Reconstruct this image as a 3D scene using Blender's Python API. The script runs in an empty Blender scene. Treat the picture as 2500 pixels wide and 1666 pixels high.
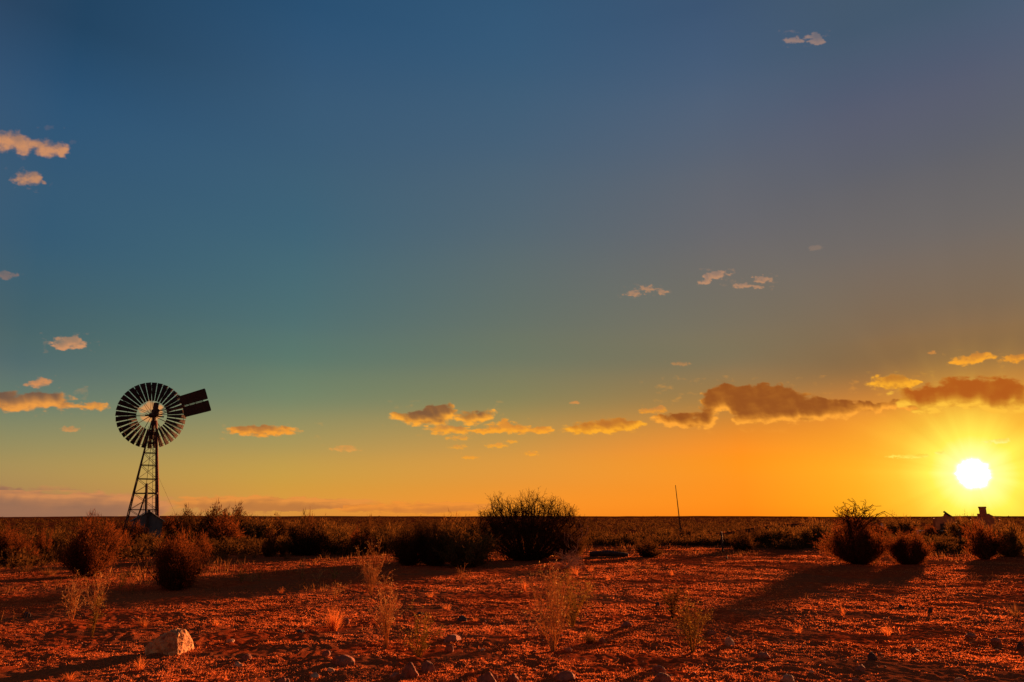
import bpy, bmesh, math, random
import numpy as np
from mathutils import Vector, Matrix

R = math.radians
random.seed(7)
rng = np.random.default_rng(7)
scene = bpy.context.scene
COL = scene.collection

# ------------------------------------------------------------------ camera
PITCH = R(14.47)
CAM_H = 1.5
cam_d = bpy.data.cameras.new('camera')
cam_d.lens = 24.0
cam_d.sensor_width = 36.0
cam_d.clip_start = 0.1
cam_d.clip_end = 40000.0
cam = bpy.data.objects.new('camera', cam_d)
COL.objects.link(cam)
cam.location = (0, 0, CAM_H)
cam.rotation_euler = (R(90) + PITCH, 0, 0)
scene.camera = cam
EYE = np.array([0, 0, CAM_H])
FWD = np.array([0, math.cos(PITCH), math.sin(PITCH)])
UPV = np.array([0, -math.sin(PITCH), math.cos(PITCH)])


def ray(u, v):
    """direction (depth 1) towards a point of the 2500 x 1666 photograph"""
    a = (u - 1250.0) / 2500 * 1.5
    b = -(v - 833.0) / 2500 * 1.5
    return np.array([a, 0, 0]) + FWD + UPV * b


def elev_deg(v):
    return math.degrees(math.atan(-(v - 833.0) / 2500 * 1.5)) + 14.47


# ------------------------------------------------------------------ noise
_P = np.random.default_rng(11).permutation(256)
_P = np.concatenate([_P, _P, _P])
_G = np.stack([np.cos(np.arange(256) * 2 * np.pi / 256 * 37), np.sin(np.arange(256) * 2 * np.pi / 256 * 37)], 1)


def pn(x, y):
    x = np.asarray(x, float); y = np.asarray(y, float)
    xi = np.floor(x).astype(np.int64); yi = np.floor(y).astype(np.int64)
    xf = x - xi; yf = y - yi
    u = xf * xf * xf * (xf * (xf * 6 - 15) + 10)
    v = yf * yf * yf * (yf * (yf * 6 - 15) + 10)

    def g(ix, iy, dx, dy):
        h = _P[(_P[ix & 255] + (iy & 255)) & 511]
        gr = _G[h & 255]
        return gr[..., 0] * dx + gr[..., 1] * dy
    a = g(xi, yi, xf, yf); b = g(xi + 1, yi, xf - 1, yf)
    c = g(xi, yi + 1, xf, yf - 1); d = g(xi + 1, yi + 1, xf - 1, yf - 1)
    return 1.5 * ((a * (1 - u) + b * u) * (1 - v) + (c * (1 - u) + d * u) * v)


def fbm(x, y, n=4, gain=0.5):
    s = 0; a = 1.0
    for i in range(n):
        s = s + a * pn(x * 2 ** i + 17.3 * i, y * 2 ** i - 9.1 * i)
        a *= gain
    return s


def sstep(a, b, x):
    t = np.clip((x - a) / (b - a), 0, 1)
    return t * t * (3 - 2 * t)


def height(x, y):
    x = np.asarray(x, float); y = np.asarray(y, float)
    r = np.hypot(x, y)
    az = np.degrees(np.arctan2(x, y))
    near = 1 - sstep(25, 90, r)
    mid = 1 - sstep(120, 500, r)
    wx = x + .25 * pn(x * 1.3, y * 1.3); wy = y + .25 * pn(x * 1.3 + 40, y * 1.3)
    h = 0.016 * fbm(x / 3.1, y / 3.1, 2) * mid
    h = h + near * 0.017 * fbm(wx / .75, wy / .75, 3, .6)
    b = 1 - np.abs(pn(wx / .26, wy / .26))
    h = h + near * 0.017 * b * b * (0.6 + 0.6 * pn(x / 1.7, y / 1.7))
    h = h + near * 0.013 * pn(wx / .11, wy / .11)
    h = h + near * 0.007 * pn(wx / .05, wy / .05)
    # distant swells that give the skyline its very slight unevenness
    far = sstep(500, 2200, r)
    sky = 2.6 * sstep(-40, -27, az) * (1 - .55 * sstep(15, 22, az) * (1 - sstep(25, 33, az)))
    h = h + far * (sky * 1.2 + 2.4 * fbm(x / 420, y / 420, 4))
    # a low mound of dug earth beyond the tracks
    m = np.exp(-(((x - MX) / 5.5) ** 2 + ((y - MY) / 3.2) ** 2))
    h = h + 1.05 * m
    return h


MX, MY = 21.0, 52.0


def ground(u, v):
    d = ray(u, v)
    t = CAM_H / -d[2]
    p = EYE + d * t
    p[2] = float(height(p[0], p[1]))
    return p


def mpp(p):
    """metres per photo pixel at world point p"""
    return float(np.dot(p - EYE, FWD)) * 1.5 / 2500


SUN_D = ray(2375, 1157); SUN_D = SUN_D / np.linalg.norm(SUN_D)
SUN_EL = math.asin(SUN_D[2]); SUN_AZ = math.atan2(SUN_D[0], SUN_D[1])


# ------------------------------------------------------------------ materials
def s2l(c):
    return tuple((x / 255 / 12.92) if x / 255 <= .04045 else ((x / 255 + .055) / 1.055) ** 2.4 for x in c)


def newmat(name):
    m = bpy.data.materials.new(name); m.use_nodes = True
    nt = m.node_tree; nt.nodes.clear()
    out = nt.nodes.new('ShaderNodeOutputMaterial')
    return m, nt, out


def N(nt, t, **k):
    n = nt.nodes.new(t)
    for a, b in k.items():
        setattr(n, a, b)
    return n


def ramp(nt, stops, interp='LINEAR'):
    n = nt.nodes.new('ShaderNodeValToRGB')
    cr = n.color_ramp; cr.interpolation = interp
    while len(cr.elements) > 1:
        cr.elements.remove(cr.elements[-1])
    cr.elements[0].position = stops[0][0]; cr.elements[0].color = (*stops[0][1], 1)
    for p, c in stops[1:]:
        e = cr.elements.new(p); e.color = (*c, 1)
    return n


def noise(nt, vec, scale, detail=4, rough=.55, dist=0):
    n = nt.nodes.new('ShaderNodeTexNoise')
    n.inputs['Scale'].default_value = scale; n.inputs['Detail'].default_value = detail
    n.inputs['Roughness'].default_value = rough; n.inputs['Distortion'].default_value = dist
    nt.links.new(vec, n.inputs['Vector'])
    return n


def plain(name, c1, c2, scale=3.0, rough=.8, metal=0.0, bump=.3, bscale=40, coord='Object'):
    m, nt, out = newmat(name)
    L = nt.links.new
    tc = N(nt, 'ShaderNodeTexCoord')
    n = noise(nt, tc.outputs[coord], scale, 5, .6)
    r = ramp(nt, [(.35, c1), (.65, c2)]); L(n.outputs['Fac'], r.inputs['Fac'])
    b = N(nt, 'ShaderNodeBsdfPrincipled')
    L(r.outputs['Color'], b.inputs['Base Color'])
    b.inputs['Roughness'].default_value = rough; b.inputs['Metallic'].default_value = metal
    n2 = noise(nt, tc.outputs[coord], bscale, 4, .6)
    bp = N(nt, 'ShaderNodeBump'); bp.inputs['Strength'].default_value = bump; bp.inputs['Distance'].default_value = .01
    L(n2.outputs['Fac'], bp.inputs['Height']); L(bp.outputs['Normal'], b.inputs['Normal'])
    L(b.outputs[0], out.inputs['Surface'])
    return m


def leafmat(name, c1, c2, t1, t2, trans=.5, scale=2.0):
    """thin leaf or stem: diffuse + translucent"""
    m, nt, out = newmat(name)
    L = nt.links.new
    geo = N(nt, 'ShaderNodeNewGeometry')
    n = noise(nt, geo.outputs['Position'], scale, 3, .6)
    mixv = N(nt, 'ShaderNodeMath', operation='MULTIPLY_ADD')
    L(geo.outputs['Random Per Island'], mixv.inputs[0]); mixv.inputs[1].default_value = .6
    sub = N(nt, 'ShaderNodeMath', operation='SUBTRACT'); L(n.outputs['Fac'], sub.inputs[0]); sub.inputs[1].default_value = .3
    L(sub.outputs[0], mixv.inputs[2])
    r1 = ramp(nt, [(.1, c1), (.9, c2)]); r2 = ramp(nt, [(.1, t1), (.9, t2)])
    L(mixv.outputs[0], r1.inputs['Fac']); L(mixv.outputs[0], r2.inputs['Fac'])
    d = N(nt, 'ShaderNodeBsdfDiffuse'); t = N(nt, 'ShaderNodeBsdfTranslucent')
    L(r1.outputs['Color'], d.inputs['Color']); L(r2.outputs['Color'], t.inputs['Color'])
    mx = N(nt, 'ShaderNodeMixShader'); mx.inputs[0].default_value = trans
    L(d.outputs[0], mx.inputs[1]); L(t.outputs[0], mx.inputs[2]); L(mx.outputs[0], out.inputs['Surface'])
    return m


def ground_mat():
    m, nt, out = newmat('red_earth')
    L = nt.links.new
    geo = N(nt, 'ShaderNodeNewGeometry')
    P = geo.outputs['Position']
    n1 = noise(nt, P, .42, 6, .62, .8)
    n2 = noise(nt, P, 6.0, 6, .65)
    n3 = noise(nt, P, 42.0, 4, .7)
    base = ramp(nt, [(.3, (.20, .030, .008)), (.52, (.37, .062, .015)), (.72, (.52, .12, .032))])
    L(n2.outputs['Fac'], base.inputs['Fac'])
    litter = ramp(nt, [(.2, (.06, .018, .007)), (.8, (.42, .12, .04))]); L(n3.outputs['Fac'], litter.inputs['Fac'])
    msk = ramp(nt, [(.44, (0, 0, 0)), (.56, (.85, .85, .85))]); L(n1.outputs['Fac'], msk.inputs['Fac'])
    mx = N(nt, 'ShaderNodeMix', data_type='RGBA'); L(msk.outputs['Color'], mx.inputs[0])
    L(base.outputs['Color'], mx.inputs[6]); L(litter.outputs['Color'], mx.inputs[7])
    # the far plain is covered by low scrub: browner
    ln = N(nt, 'ShaderNodeVectorMath', operation='LENGTH'); L(P, ln.inputs[0])
    mr = N(nt, 'ShaderNodeMapRange'); mr.inputs['From Min'].default_value = 14; mr.inputs['From Max'].default_value = 42
    L(ln.outputs['Value'], mr.inputs['Value'])
    nf = noise(nt, P, .09, 6, .7)
    farc = ramp(nt, [(.3, (.035, .010, .004)), (.5, (.085, .022, .008)), (.7, (.17, .045, .014))]); L(nf.outputs['Fac'], farc.inputs['Fac'])
    mx2 = N(nt, 'ShaderNodeMix', data_type='RGBA'); L(mr.outputs['Result'], mx2.inputs[0])
    L(mx.outputs[2], mx2.inputs[6]); L(farc.outputs['Color'], mx2.inputs[7])
    b = N(nt, 'ShaderNodeBsdfDiffuse'); b.inputs['Roughness'].default_value = .3
    L(mx2.outputs[2], b.inputs['Color'])
    n4 = noise(nt, P, 60, 5, .7)
    bp = N(nt, 'ShaderNodeBump'); bp.inputs['Strength'].default_value = .8; bp.inputs['Distance'].default_value = .008
    L(n4.outputs['Fac'], bp.inputs['Height']); L(bp.outputs['Normal'], b.inputs['Normal'])
    L(b.outputs[0], out.inputs['Surface'])
    return m


M = {}
M['earth'] = ground_mat()
M['foliage'] = leafmat('shrub_leaf', (.045, .022, .009), (.12, .055, .020), (.045, .015, .004), (.24, .062, .014), .6)
M['foliage_olive'] = leafmat('olive_leaf', (.045, .034, .013), (.15, .10, .036), (.04, .022, .006), (.26, .11, .022), .55)
M['foliage_dark'] = leafmat('dark_leaf', (.020, .014, .007), (.06, .036, .015), (.03, .015, .005), (.17, .065, .015), .45)
M['stem'] = leafmat('shrub_stem', (.03, .018, .01), (.09, .045, .02), (.02, .01, .005), (.05, .02, .01), .1)
M['twig'] = leafmat('twig', (.025, .015, .009), (.07, .038, .018), (.02, .01, .005), (.08, .03, .01), .15)
M['deadwood'] = leafmat('dead_twig', (.30, .18, .11), (.60, .38, .24), (.2, .1, .05), (.5, .25, .12), .25)
M['straw'] = leafmat('straw', (.30, .16, .06), (.62, .40, .17), (.38, .18, .055), (.80, .46, .15), .52)
M['straw_red'] = leafmat('red_grass', (.38, .11, .03), (.60, .22, .06), (.45, .10, .02), (.70, .22, .05), .6)
M['stubble'] = leafmat('stubble', (.14, .028, .010), (.62, .20, .08), (.18, .03, .010), (.95, .27, .08), .55, 1.2)
M['green'] = leafmat('green_stem', (.16, .12, .03), (.40, .30, .09), (.20, .13, .02), (.60, .36, .07), .55)
M['brown_grass'] = leafmat('brown_grass', (.10, .045, .015), (.24, .10, .032), (.10, .04, .010), (.34, .13, .035), .55)
M['scrub'] = leafmat('far_scrub', (.03, .016, .006), (.09, .042, .013), (.03, .014, .004), (.14, .06, .015), .4, .3)
M['rock'] = plain('sandstone', (.26, .075, .022), (.66, .33, .11), 12, .9, 0, 1.0, 50)
M['stone_brown'] = plain('brown_stone', (.16, .036, .011), (.38, .10, .034), 14, .9, 0, .9, 90)
M['stone_pale'] = plain('pale_stone', (.28, .10, .04), (.50, .25, .12), 14, .85, 0, .6, 90)
M['stone_dark'] = plain('dark_stone', (.03, .018, .014), (.07, .035, .022), 9, .9, 0, .8, 90)
M['iron'] = plain('rusted_iron', (.016, .008, .006), (.055, .020, .010), 6, .85, .0, .3, 60)
M['blade'] = plain('weathered_sheet', (.012, .007, .006), (.034, .014, .009), 3, .9, .0, .2, 30)
M['rustpipe'] = plain('red_rust', (.12, .030, .015), (.25, .06, .028), 6, .7, .2, .3, 60)
M['sheet'] = plain('grey_sheet', (.05, .052, .055), (.10, .10, .10), 4, .7, .2, .2, 30)
M['timber'] = plain('grey_timber', (.015, .008, .005), (.05, .026, .015), 8, .85, 0, .6, 60)
M['palerail'] = plain('pale_rail', (.40, .28, .2), (.6, .46, .34), 8, .8, 0, .3, 60)
M['ruinstone'] = plain('ruin_stone', (.30, .09, .035), (.55, .20, .07), 1.5, .9, 0, .9, 8)


# ------------------------------------------------------------------ mesh helpers
def tag(o, label=None, cat=None, group=None, kind=None):
    if label: o['label'] = label
    if cat: o['category'] = cat
    if group: o['group'] = group
    if kind: o['kind'] = kind
    return o


def link(name, me, mat, parent=None, loc=None):
    if mat is not None and not me.materials:
        me.materials.append(mat)
    o = bpy.data.objects.new(name, me)
    COL.objects.link(o)
    if parent: o.parent = parent
    if loc is not None: o.location = loc
    return o


def empty(name, loc, rz=0, sc=(1, 1, 1)):
    o = bpy.data.objects.new(name, None)
    o.empty_display_size = .2
    COL.objects.link(o)
    o.location = loc; o.rotation_euler = (0, 0, rz); o.scale = sc
    return o


def np_mesh(name, V, F, smooth=False):
    """V (n,3), F (m,k) with constant k"""
    me = bpy.data.meshes.new(name)
    V = np.ascontiguousarray(V, np.float32); F = np.ascontiguousarray(F, np.int32)
    m, k = F.shape
    me.vertices.add(len(V)); me.vertices.foreach_set('co', V.ravel())
    me.loops.add(m * k); me.loops.foreach_set('vertex_index', F.ravel())
    me.polygons.add(m); me.polygons.foreach_set('loop_start', np.arange(0, m * k, k, dtype=np.int32))
    me.polygons.foreach_set('loop_total', np.full(m, k, np.int32))
    if smooth: me.polygons.foreach_set('use_smooth', np.ones(m, bool))
    me.update(calc_edges=True)
    return me


class MB:
    def __init__(s):
        s.v = []; s.f = []

    def box(s, c, size, rot=None):
        c = Vector(c); n = len(s.v)
        for x in (-.5, .5):
            for y in (-.5, .5):
                for z in (-.5, .5):
                    p = Vector((x * size[0], y * size[1], z * size[2]))
                    if rot: p = rot @ p
                    s.v.append(tuple(c + p))
        for q in ((0, 1, 3, 2), (4, 6, 7, 5), (0, 4, 5, 1), (2, 3, 7, 6), (0, 2, 6, 4), (1, 5, 7, 3)):
            s.f.append(tuple(n + i for i in q))

    def tube(s, pts, radii, sides=3, cap=True):
        pts = [Vector(p) for p in pts]
        if not hasattr(radii, '__len__'): radii = [radii] * len(pts)
        n0 = len(s.v); k = len(pts)
        for i, p in enumerate(pts):
            d = (pts[min(i + 1, k - 1)] - pts[max(i - 1, 0)])
            if d.length < 1e-9: d = Vector((0, 0, 1))
            d.normalize()
            a = Vector((0, 0, 1)) if abs(d.z) < .9 else Vector((1, 0, 0))
            x = d.cross(a).normalized(); y = d.cross(x)
            for j in range(sides):
                t = 2 * math.pi * j / sides
                s.v.append(tuple(p + (x * math.cos(t) + y * math.sin(t)) * radii[i]))
        for i in range(k - 1):
            for j in range(sides):
                a = n0 + i * sides + j; b = n0 + i * sides + (j + 1) % sides
                s.f.append((a, b, b + sides, a + sides))
        if cap and sides > 2:
            s.f.append(tuple(n0 + j for j in reversed(range(sides))))
            s.f.append(tuple(n0 + (k - 1) * sides + j for j in range(sides)))

    def poly(s, pts, thick, nrm):
        """extruded flat polygon"""
        n = len(s.v); k = len(pts); nrm = Vector(nrm).normalized() * thick / 2
        for p in pts: s.v.append(tuple(Vector(p) + nrm))
        for p in pts: s.v.append(tuple(Vector(p) - nrm))
        s.f.append(tuple(range(n, n + k))); s.f.append(tuple(reversed(range(n + k, n + 2 * k))))
        for i in range(k):
            j = (i + 1) % k
            s.f.append((n + i, n + k + i, n + k + j, n + j))

    def mesh(s, name, smooth=False):
        me = bpy.data.meshes.new(name)
        me.from_pydata(s.v, [], s.f)
        if smooth: me.polygons.foreach_set('use_smooth', np.ones(len(s.f), bool))
        me.update()
        return me


def norm(a):
    return a / np.maximum(np.linalg.norm(a, axis=-1, keepdims=True), 1e-9)


def leaf_tris(P, D, Ln, W, r):
    """thin two-triangle leaves at P pointing D"""
    n = len(P)
    S = norm(np.cross(D, norm(r.normal(size=(n, 3)))))
    mid = P + D * (Ln * .5)[:, None]
    V = np.stack([P, mid + S * (W * .5)[:, None], P + D * Ln[:, None], mid - S * (W * .5)[:, None]], 1).reshape(-1, 3)
    F = np.arange(n * 4).reshape(-1, 4)
    return V, F


def shrub_profile(h):
    # radius (unit half-width) of a vase-shaped saltbush against height
    return np.interp(h, [0, .08, .25, .5, .7, .88, 1.0], [.28, .42, .72, .97, 1.0, .72, .12])


def make_shrub(name, seed, nst, nleaf, ls, spiky=.5, squat=0.0):
    """unit shrub: height 1, half-width .5"""
    r = np.random.default_rng(seed)
    # main stems end on a lumpy shell
    th = r.uniform(0, 2 * np.pi, nst)
    nl = 9
    La = np.sort(r.uniform(0, 2 * np.pi, nl)); Lh = r.uniform(.62, 1.12, nl); Lh[r.integers(0, nl)] = 1.12; Lr = r.uniform(.65, 1.2, nl)
    lb = r.integers(0, nl, nst); th = La[lb] + r.normal(0, .42, nst)
    hh = np.clip(r.beta(2.0, 1.35, nst), .12, 1)
    lump = 1 + .30 * pn(th * 1.1 + seed * 3.7, hh * 3 + seed) + r.normal(0, .11, nst)
    rr = shrub_profile(hh) * .5 * lump * np.sqrt(r.uniform(.35, 1, nst))
    rr = rr * Lr[lb]
    hh2 = hh * Lh[lb] * (1 + .12 * pn(np.cos(th) * 1.5 + seed, np.sin(th) * 1.5 + seed)) + r.normal(0, .02, nst)
    T = np.stack([np.cos(th) * rr, np.sin(th) * rr, hh2 * .96], 1)
    B = np.stack([np.cos(th) * .07 * r.uniform(0, 1, nst), np.sin(th) * .07 * r.uniform(0, 1, nst), np.zeros(nst) - .02], 1)
    C = np.stack([T[:, 0] * .75, T[:, 1] * .75, T[:, 2] * .38], 1)
    # leaf positions gather towards the ends of the stems
    k = r.integers(0, nst, nleaf)
    t = 1 - r.beta(1.1, 2.4, nleaf) * .85
    pos = ((1 - t) ** 2)[:, None] * B[k] + (2 * t * (1 - t))[:, None] * C[k] + (t ** 2)[:, None] * T[k]
    tan = norm(2 * (1 - t)[:, None] * (C[k] - B[k]) + 2 * t[:, None] * (T[k] - C[k]))
    pos = pos + r.normal(0, .034, (nleaf, 3)) * (.4 + t[:, None])
    D = norm(tan * spiky + r.normal(0, .38, (nleaf, 3)) + np.array([0, 0, .65]))
    Ln = ls * r.uniform(.5, 1.5, nleaf); W = Ln * r.uniform(.15, .32, nleaf)
    # long loose shoots break the outline
    ns = nleaf // 28
    k2 = r.integers(0, nst, ns)
    P2 = T[k2] + r.normal(0, .02, (ns, 3))
    D2 = norm(norm(T[k2] - np.array([0, 0, .25])) + r.normal(0, .3, (ns, 3)) + np.array([0, 0, .5]))
    L2 = ls * r.uniform(2, 4.5, ns); W2 = np.full(ns, ls * .16)
    V, F = leaf_tris(np.concatenate([pos, P2]), np.concatenate([D, D2]), np.concatenate([Ln, L2]), np.concatenate([W, W2]), r)
    V[:, 2] = np.maximum(V[:, 2], .0)
    fol = np_mesh(name + '_foliage', V, F)
    mb = MB()
    for i in range(0, nst, 2):
        pts = [(1 - q) ** 2 * B[i] + 2 * q * (1 - q) * C[i] + q * q * T[i] for q in (0, .3, .6, .85, 1)]
        mb.tube(pts, [.010, .008, .006, .004, .002], 3, False)
    return fol, mb.mesh(name + '_stems')


def put(root, parts, p, w, h, rz):
    pass


# ------------------------------------------------------------------ ground sheet
def build_ground():
    r1 = np.concatenate([np.array([.3, 1, 2, 3, 4, 5]), np.arange(5.6, 12, .022), ])
    rs = [12.0]
    while rs[-1] < 240: rs.append(rs[-1] * (1.0022 if rs[-1] < 45 else 1.006))
    while rs[-1] < 14000: rs.append(rs[-1] * 1.03)
    rad = np.concatenate([r1, np.array(rs)])
    a = np.concatenate([np.arange(-43, 43.01, .085), np.arange(46, 314, 3.0)])
    A = np.radians(a)
    X = rad[:, None] * np.sin(A)[None]; Y = rad[:, None] * np.cos(A)[None]
    Z = height(X, Y)
    Z = np.where(rad[:, None] < 5.5, Z * .3 - .02, Z)
    V = np.stack([X, Y, Z], -1).reshape(-1, 3)
    nr, na = X.shape
    i = np.arange(nr - 1)[:, None]; j = np.arange(na)[None]
    j2 = (j + 1) % na
    F = np.stack([i * na + j, (i + 1) * na + j, (i + 1) * na + j2, i * na + j2], -1).reshape(-1, 4)
    V = np.concatenate([V, [[0, 0, -.02]]])
    me = np_mesh('ground', V, F[:, ::-1], smooth=True)
    print('ground verts', len(V))
    o = link('ground', me, M['earth'])
    tag(o, kind='structure')


build_ground()


# ------------------------------------------------------------------ scattered ground cover (uncountable)
def sector_points(n, r0, r1, a=41, power=1.0):
    u = rng.uniform(0, 1, n)
    rr = r0 * (r1 / r0) ** (u ** power)      # denser near the viewer, like the picture needs
    az = np.radians(rng.uniform(-a, a, n))
    return rr * np.sin(az), rr * np.cos(az), rr


def blades_mesh(name, x, y, h, w, lean, segs=1):
    n = len(x)
    z = height(x, y)
    B = np.stack([x, y, z - .004], 1)
    D = norm(np.stack([rng.normal(0, lean, n), rng.normal(0, lean, n), np.ones(n)], 1))
    S = norm(np.cross(D, norm(rng.normal(size=(n, 3)) * np.array([1, 1, .1]))))
    Tm = B + D * (h * .55)[:, None]
    D2 = norm(D + rng.normal(0, .35, (n, 3)))
    T = Tm + D2 * (h * .45)[:, None]
    V = np.stack([B - S * (w / 2)[:, None], B + S * (w / 2)[:, None], Tm + S * (w * .4)[:, None], T, Tm - S * (w * .4)[:, None]], 1).reshape(-1, 3)
    F = np.arange(n * 5).reshape(-1, 5)
    return np_mesh(name, V, F)


def stubble():
    x, y, r = sector_points(1150000, 6.3, 60, 42)
    m = 1.2 * fbm(x / 2.6, y / 1.5, 3) + .7 * pn(x / .35, y / .35) + .55 * pn(x / 6.5 + 3, y / 4.5)
    keep = m + rng.uniform(-.35, .35, len(x)) > -.02 + .45 * sstep(14, 45, r)
    x, y, r = x[keep], y[keep], r[keep]
    n = len(x)
    h = rng.uniform(.006, .026, n) * (1 + .5 * pn(x / 2.2 + 5, y / 2.2)) * (1 + r / 50)
    w = rng.uniform(.002, .005, n) * (1 + r / 18)
    o = link('dry_stubble', blades_mesh('dry_stubble', x, y, h, w, 1.5), M['stubble'])
    tag(o, 'short dry orange stubble and litter covering the red earth', 'stubble', kind='stuff')


stubble()


def band_grass():
    n = 60000
    x, y, r = sector_points(n, 13, 75, 42)
    az = np.degrees(np.arctan2(x, y))
    dens = fbm(x / 3.5, y / 3.5, 3) + .5 * sstep(18, 30, r) - .55 * sstep(-24, 0, az) * (1 - sstep(26, 40, r)) + .2 * sstep(0, -30, az)
    clump = pn(x / .45, y / .45)
    keep = (dens + rng.uniform(-.15, .15, n) > .42) & (clump > -.05)
    x, y, r = x[keep], y[keep], r[keep]
    h = rng.uniform(.06, .26, len(x)) * (1 + .5 * pn(x / 4, y / 4))
    w = rng.uniform(.004, .008, len(x)) * (1 + r / 30)
    o = link('dry_grass', blades_mesh('dry_grass', x, y, h, w, .3), M['brown_grass'])
    tag(o, 'thin patches of dry brown grass between the shrubs', 'grass', kind='stuff')


band_grass()


def ico(sub):
    bm = bmesh.new(); bmesh.ops.create_icosphere(bm, subdivisions=sub, radius=1)
    V = np.array([v.co[:] for v in bm.verts]); F = np.array([[v.index for v in f.verts] for f in bm.faces])
    bm.free(); return V, F


def gravel():
    x, y, r = sector_points(7000, 6.5, 30, 42)
    keep = pn(x / 1.1 + 9, y / 1.1) + rng.uniform(-.3, .3, len(x)) > .0
    x, y, r = x[keep], y[keep], r[keep]
    V0, F0 = ico(1)
    n = len(x)
    s = .004 + .012 * rng.power(.35, n) * (1 + r / 30)
    sc = np.stack([s * rng.uniform(.8, 1.5, n), s * rng.uniform(.8, 1.5, n), s * rng.uniform(.5, .9, n)], 1)
    P = np.stack([x, y, height(x, y) + s * .25], 1)
    V = V0[None] * sc[:, None] * rng.uniform(.8, 1.2, (n, len(V0), 1)) + P[:, None]
    F = F0[None] + (np.arange(n) * len(V0))[:, None, None]
    o = link('gravel', np_mesh('gravel', V.reshape(-1, 3), F.reshape(-1, 3)), M['stone_brown'])
    tag(o, 'small brown pebbles lying over the red earth', 'gravel', kind='stuff')


gravel()


def far_scrub():
    """low bushes covering the plain behind, thousands of them, down to the skyline"""
    n = 15000
    u = rng.uniform(0, 1, n)
    rr = 40 * (900 / 40) ** (u ** 1.35)
    az = np.radians(rng.uniform(-42, 42, n))
    x = rr * np.sin(az); y = rr * np.cos(az)
    keep = (fbm(x / 30, y / 30, 3) + rng.uniform(-.5, .5, n) > -.15) & ~((np.abs(x - MX) < 7) & (np.abs(y - MY) < 5))
    x, y, rr = x[keep], y[keep], rr[keep]
    n2 = 2600
    r2 = rng.uniform(24, 48, n2); a2 = np.radians(rng.uniform(-42, 40, n2)); ad = np.degrees(a2)
    k2 = (r2 > np.interp(ad, [-42, -20, -8, 2, 12, 20, 40], [28, 31, 30, 41, 42, 38, 37]) + 4.5 * pn(ad / 1.3, ad * 0 + .4)) & (pn(r2 * np.sin(a2) / 3, r2 * np.cos(a2) / 3) > -.35)
    x = np.concatenate([x, (r2 * np.sin(a2))[k2]]); y = np.concatenate([y, (r2 * np.cos(a2))[k2]]); rr = np.concatenate([rr, r2[k2]])
    n3 = 130
    r3 = rng.uniform(1300, 2300, n3); a3 = np.radians(rng.uniform(-42, 42, n3) + 1.5 * rng.normal(size=n3).round())
    x = np.concatenate([x, r3 * np.sin(a3)]); y = np.concatenate([y, r3 * np.cos(a3)]); rr = np.concatenate([rr, r3])
    Vs = []; cnt = 0
    for xi, yi, ri in zip(x, y, rr):
        s = rng.uniform(.22, .6) * (1 + ri / 900)
        k = 150 if ri < 50 else 60 if ri < 120 else (18 if ri < 300 else 9)
        P = rng.normal(0, 1, (k, 3)); P = norm(P) * rng.uniform(.4, 1, (k, 1)); P[:, 2] = np.abs(P[:, 2])
        c = P * np.array([s * rng.uniform(.8, 1.4), s, s * rng.uniform(.7, 1.1)])
        ls = s * (.20 if k > 100 else .28 if k > 40 else .5 if k > 15 else .8)
        D = norm(P + rng.normal(0, .5, (k, 3)) + np.array([0, 0, .5])) * ls
        S = norm(np.cross(D, rng.normal(size=(k, 3)))) * ls * .35
        b = np.array([xi, yi, float(height(xi, yi)) - .02])
        Vs.append((np.stack([c - S, c + S, c + D], 1) + b).reshape(-1, 3))
    V = np.concatenate(Vs)
    o = link('scrub', np_mesh('scrub', V, np.arange(len(V)).reshape(-1, 3)), M['scrub'])
    tag(o, 'low brown scrub dotting the flat plain out to the horizon', 'scrub', kind='stuff')


far_scrub()

# ------------------------------------------------------------------ shrubs
PROTO = {}
for key, seed, nst, nl, ls, mat in (
        ('nearA', 3, 230, 46000, .030, 'foliage'), ('nearB', 5, 220, 44000, .031, 'foliage'),
        ('nearC', 8, 200, 30000, .032, 'foliage_dark'),
        ('midA', 21, 110, 9000, .060, 'foliage_olive'), ('midB', 22, 90, 8000, .062, 'foliage'),
        ('midC', 23, 100, 9000, .060, 'foliage_dark'), ('midD', 24, 80, 7000, .07, 'foliage_olive'),
        ('slim', 31, 60, 6000, .055, 'foliage'), ('slimB', 32, 60, 6000, .06, 'foliage')):
    PROTO[key] = (make_shrub(key, seed, nst, nl, ls, 1.0 if 'slim' in key else .5), mat)

# the sources of the copies
SRC = {}


def place_shrub(u, bv, w, tv, key, label, cat='shrub', group='saltbush shrubs scattered over the plain', rz=None, dz=-.03, name='saltbush_shrub'):
    p = ground(u, bv)
    m = mpp(p)
    hgt = (bv - tv) * m
    wid = w * m
    rz = random.uniform(0, 6.28) if rz is None else rz
    (fol, st), mat = PROTO[key]
    if key not in SRC:
        root = empty(name, (0, 0, 0))
        f = link('foliage', fol, M[mat], root); s = link('stem', st, M['stem'], root)
        SRC[key] = (root, f, s)
    else:
        r0, f0, s0 = SRC[key]
        root = r0.copy(); COL.objects.link(root)
        for q in (f0, s0):
            c = q.copy(); COL.objects.link(c); c.parent = root
    root.name = name
    root.location = (p[0], p[1], p[2] + dz); root.rotation_euler = (0, 0, rz)
    if key[:3] == 'mid' and hgt < 3: wid *= 1.18
    root.scale = (wid * 1.16, wid * 1.16, hgt * 1.04)
    tag(root, label, cat, group)
    return root


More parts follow.
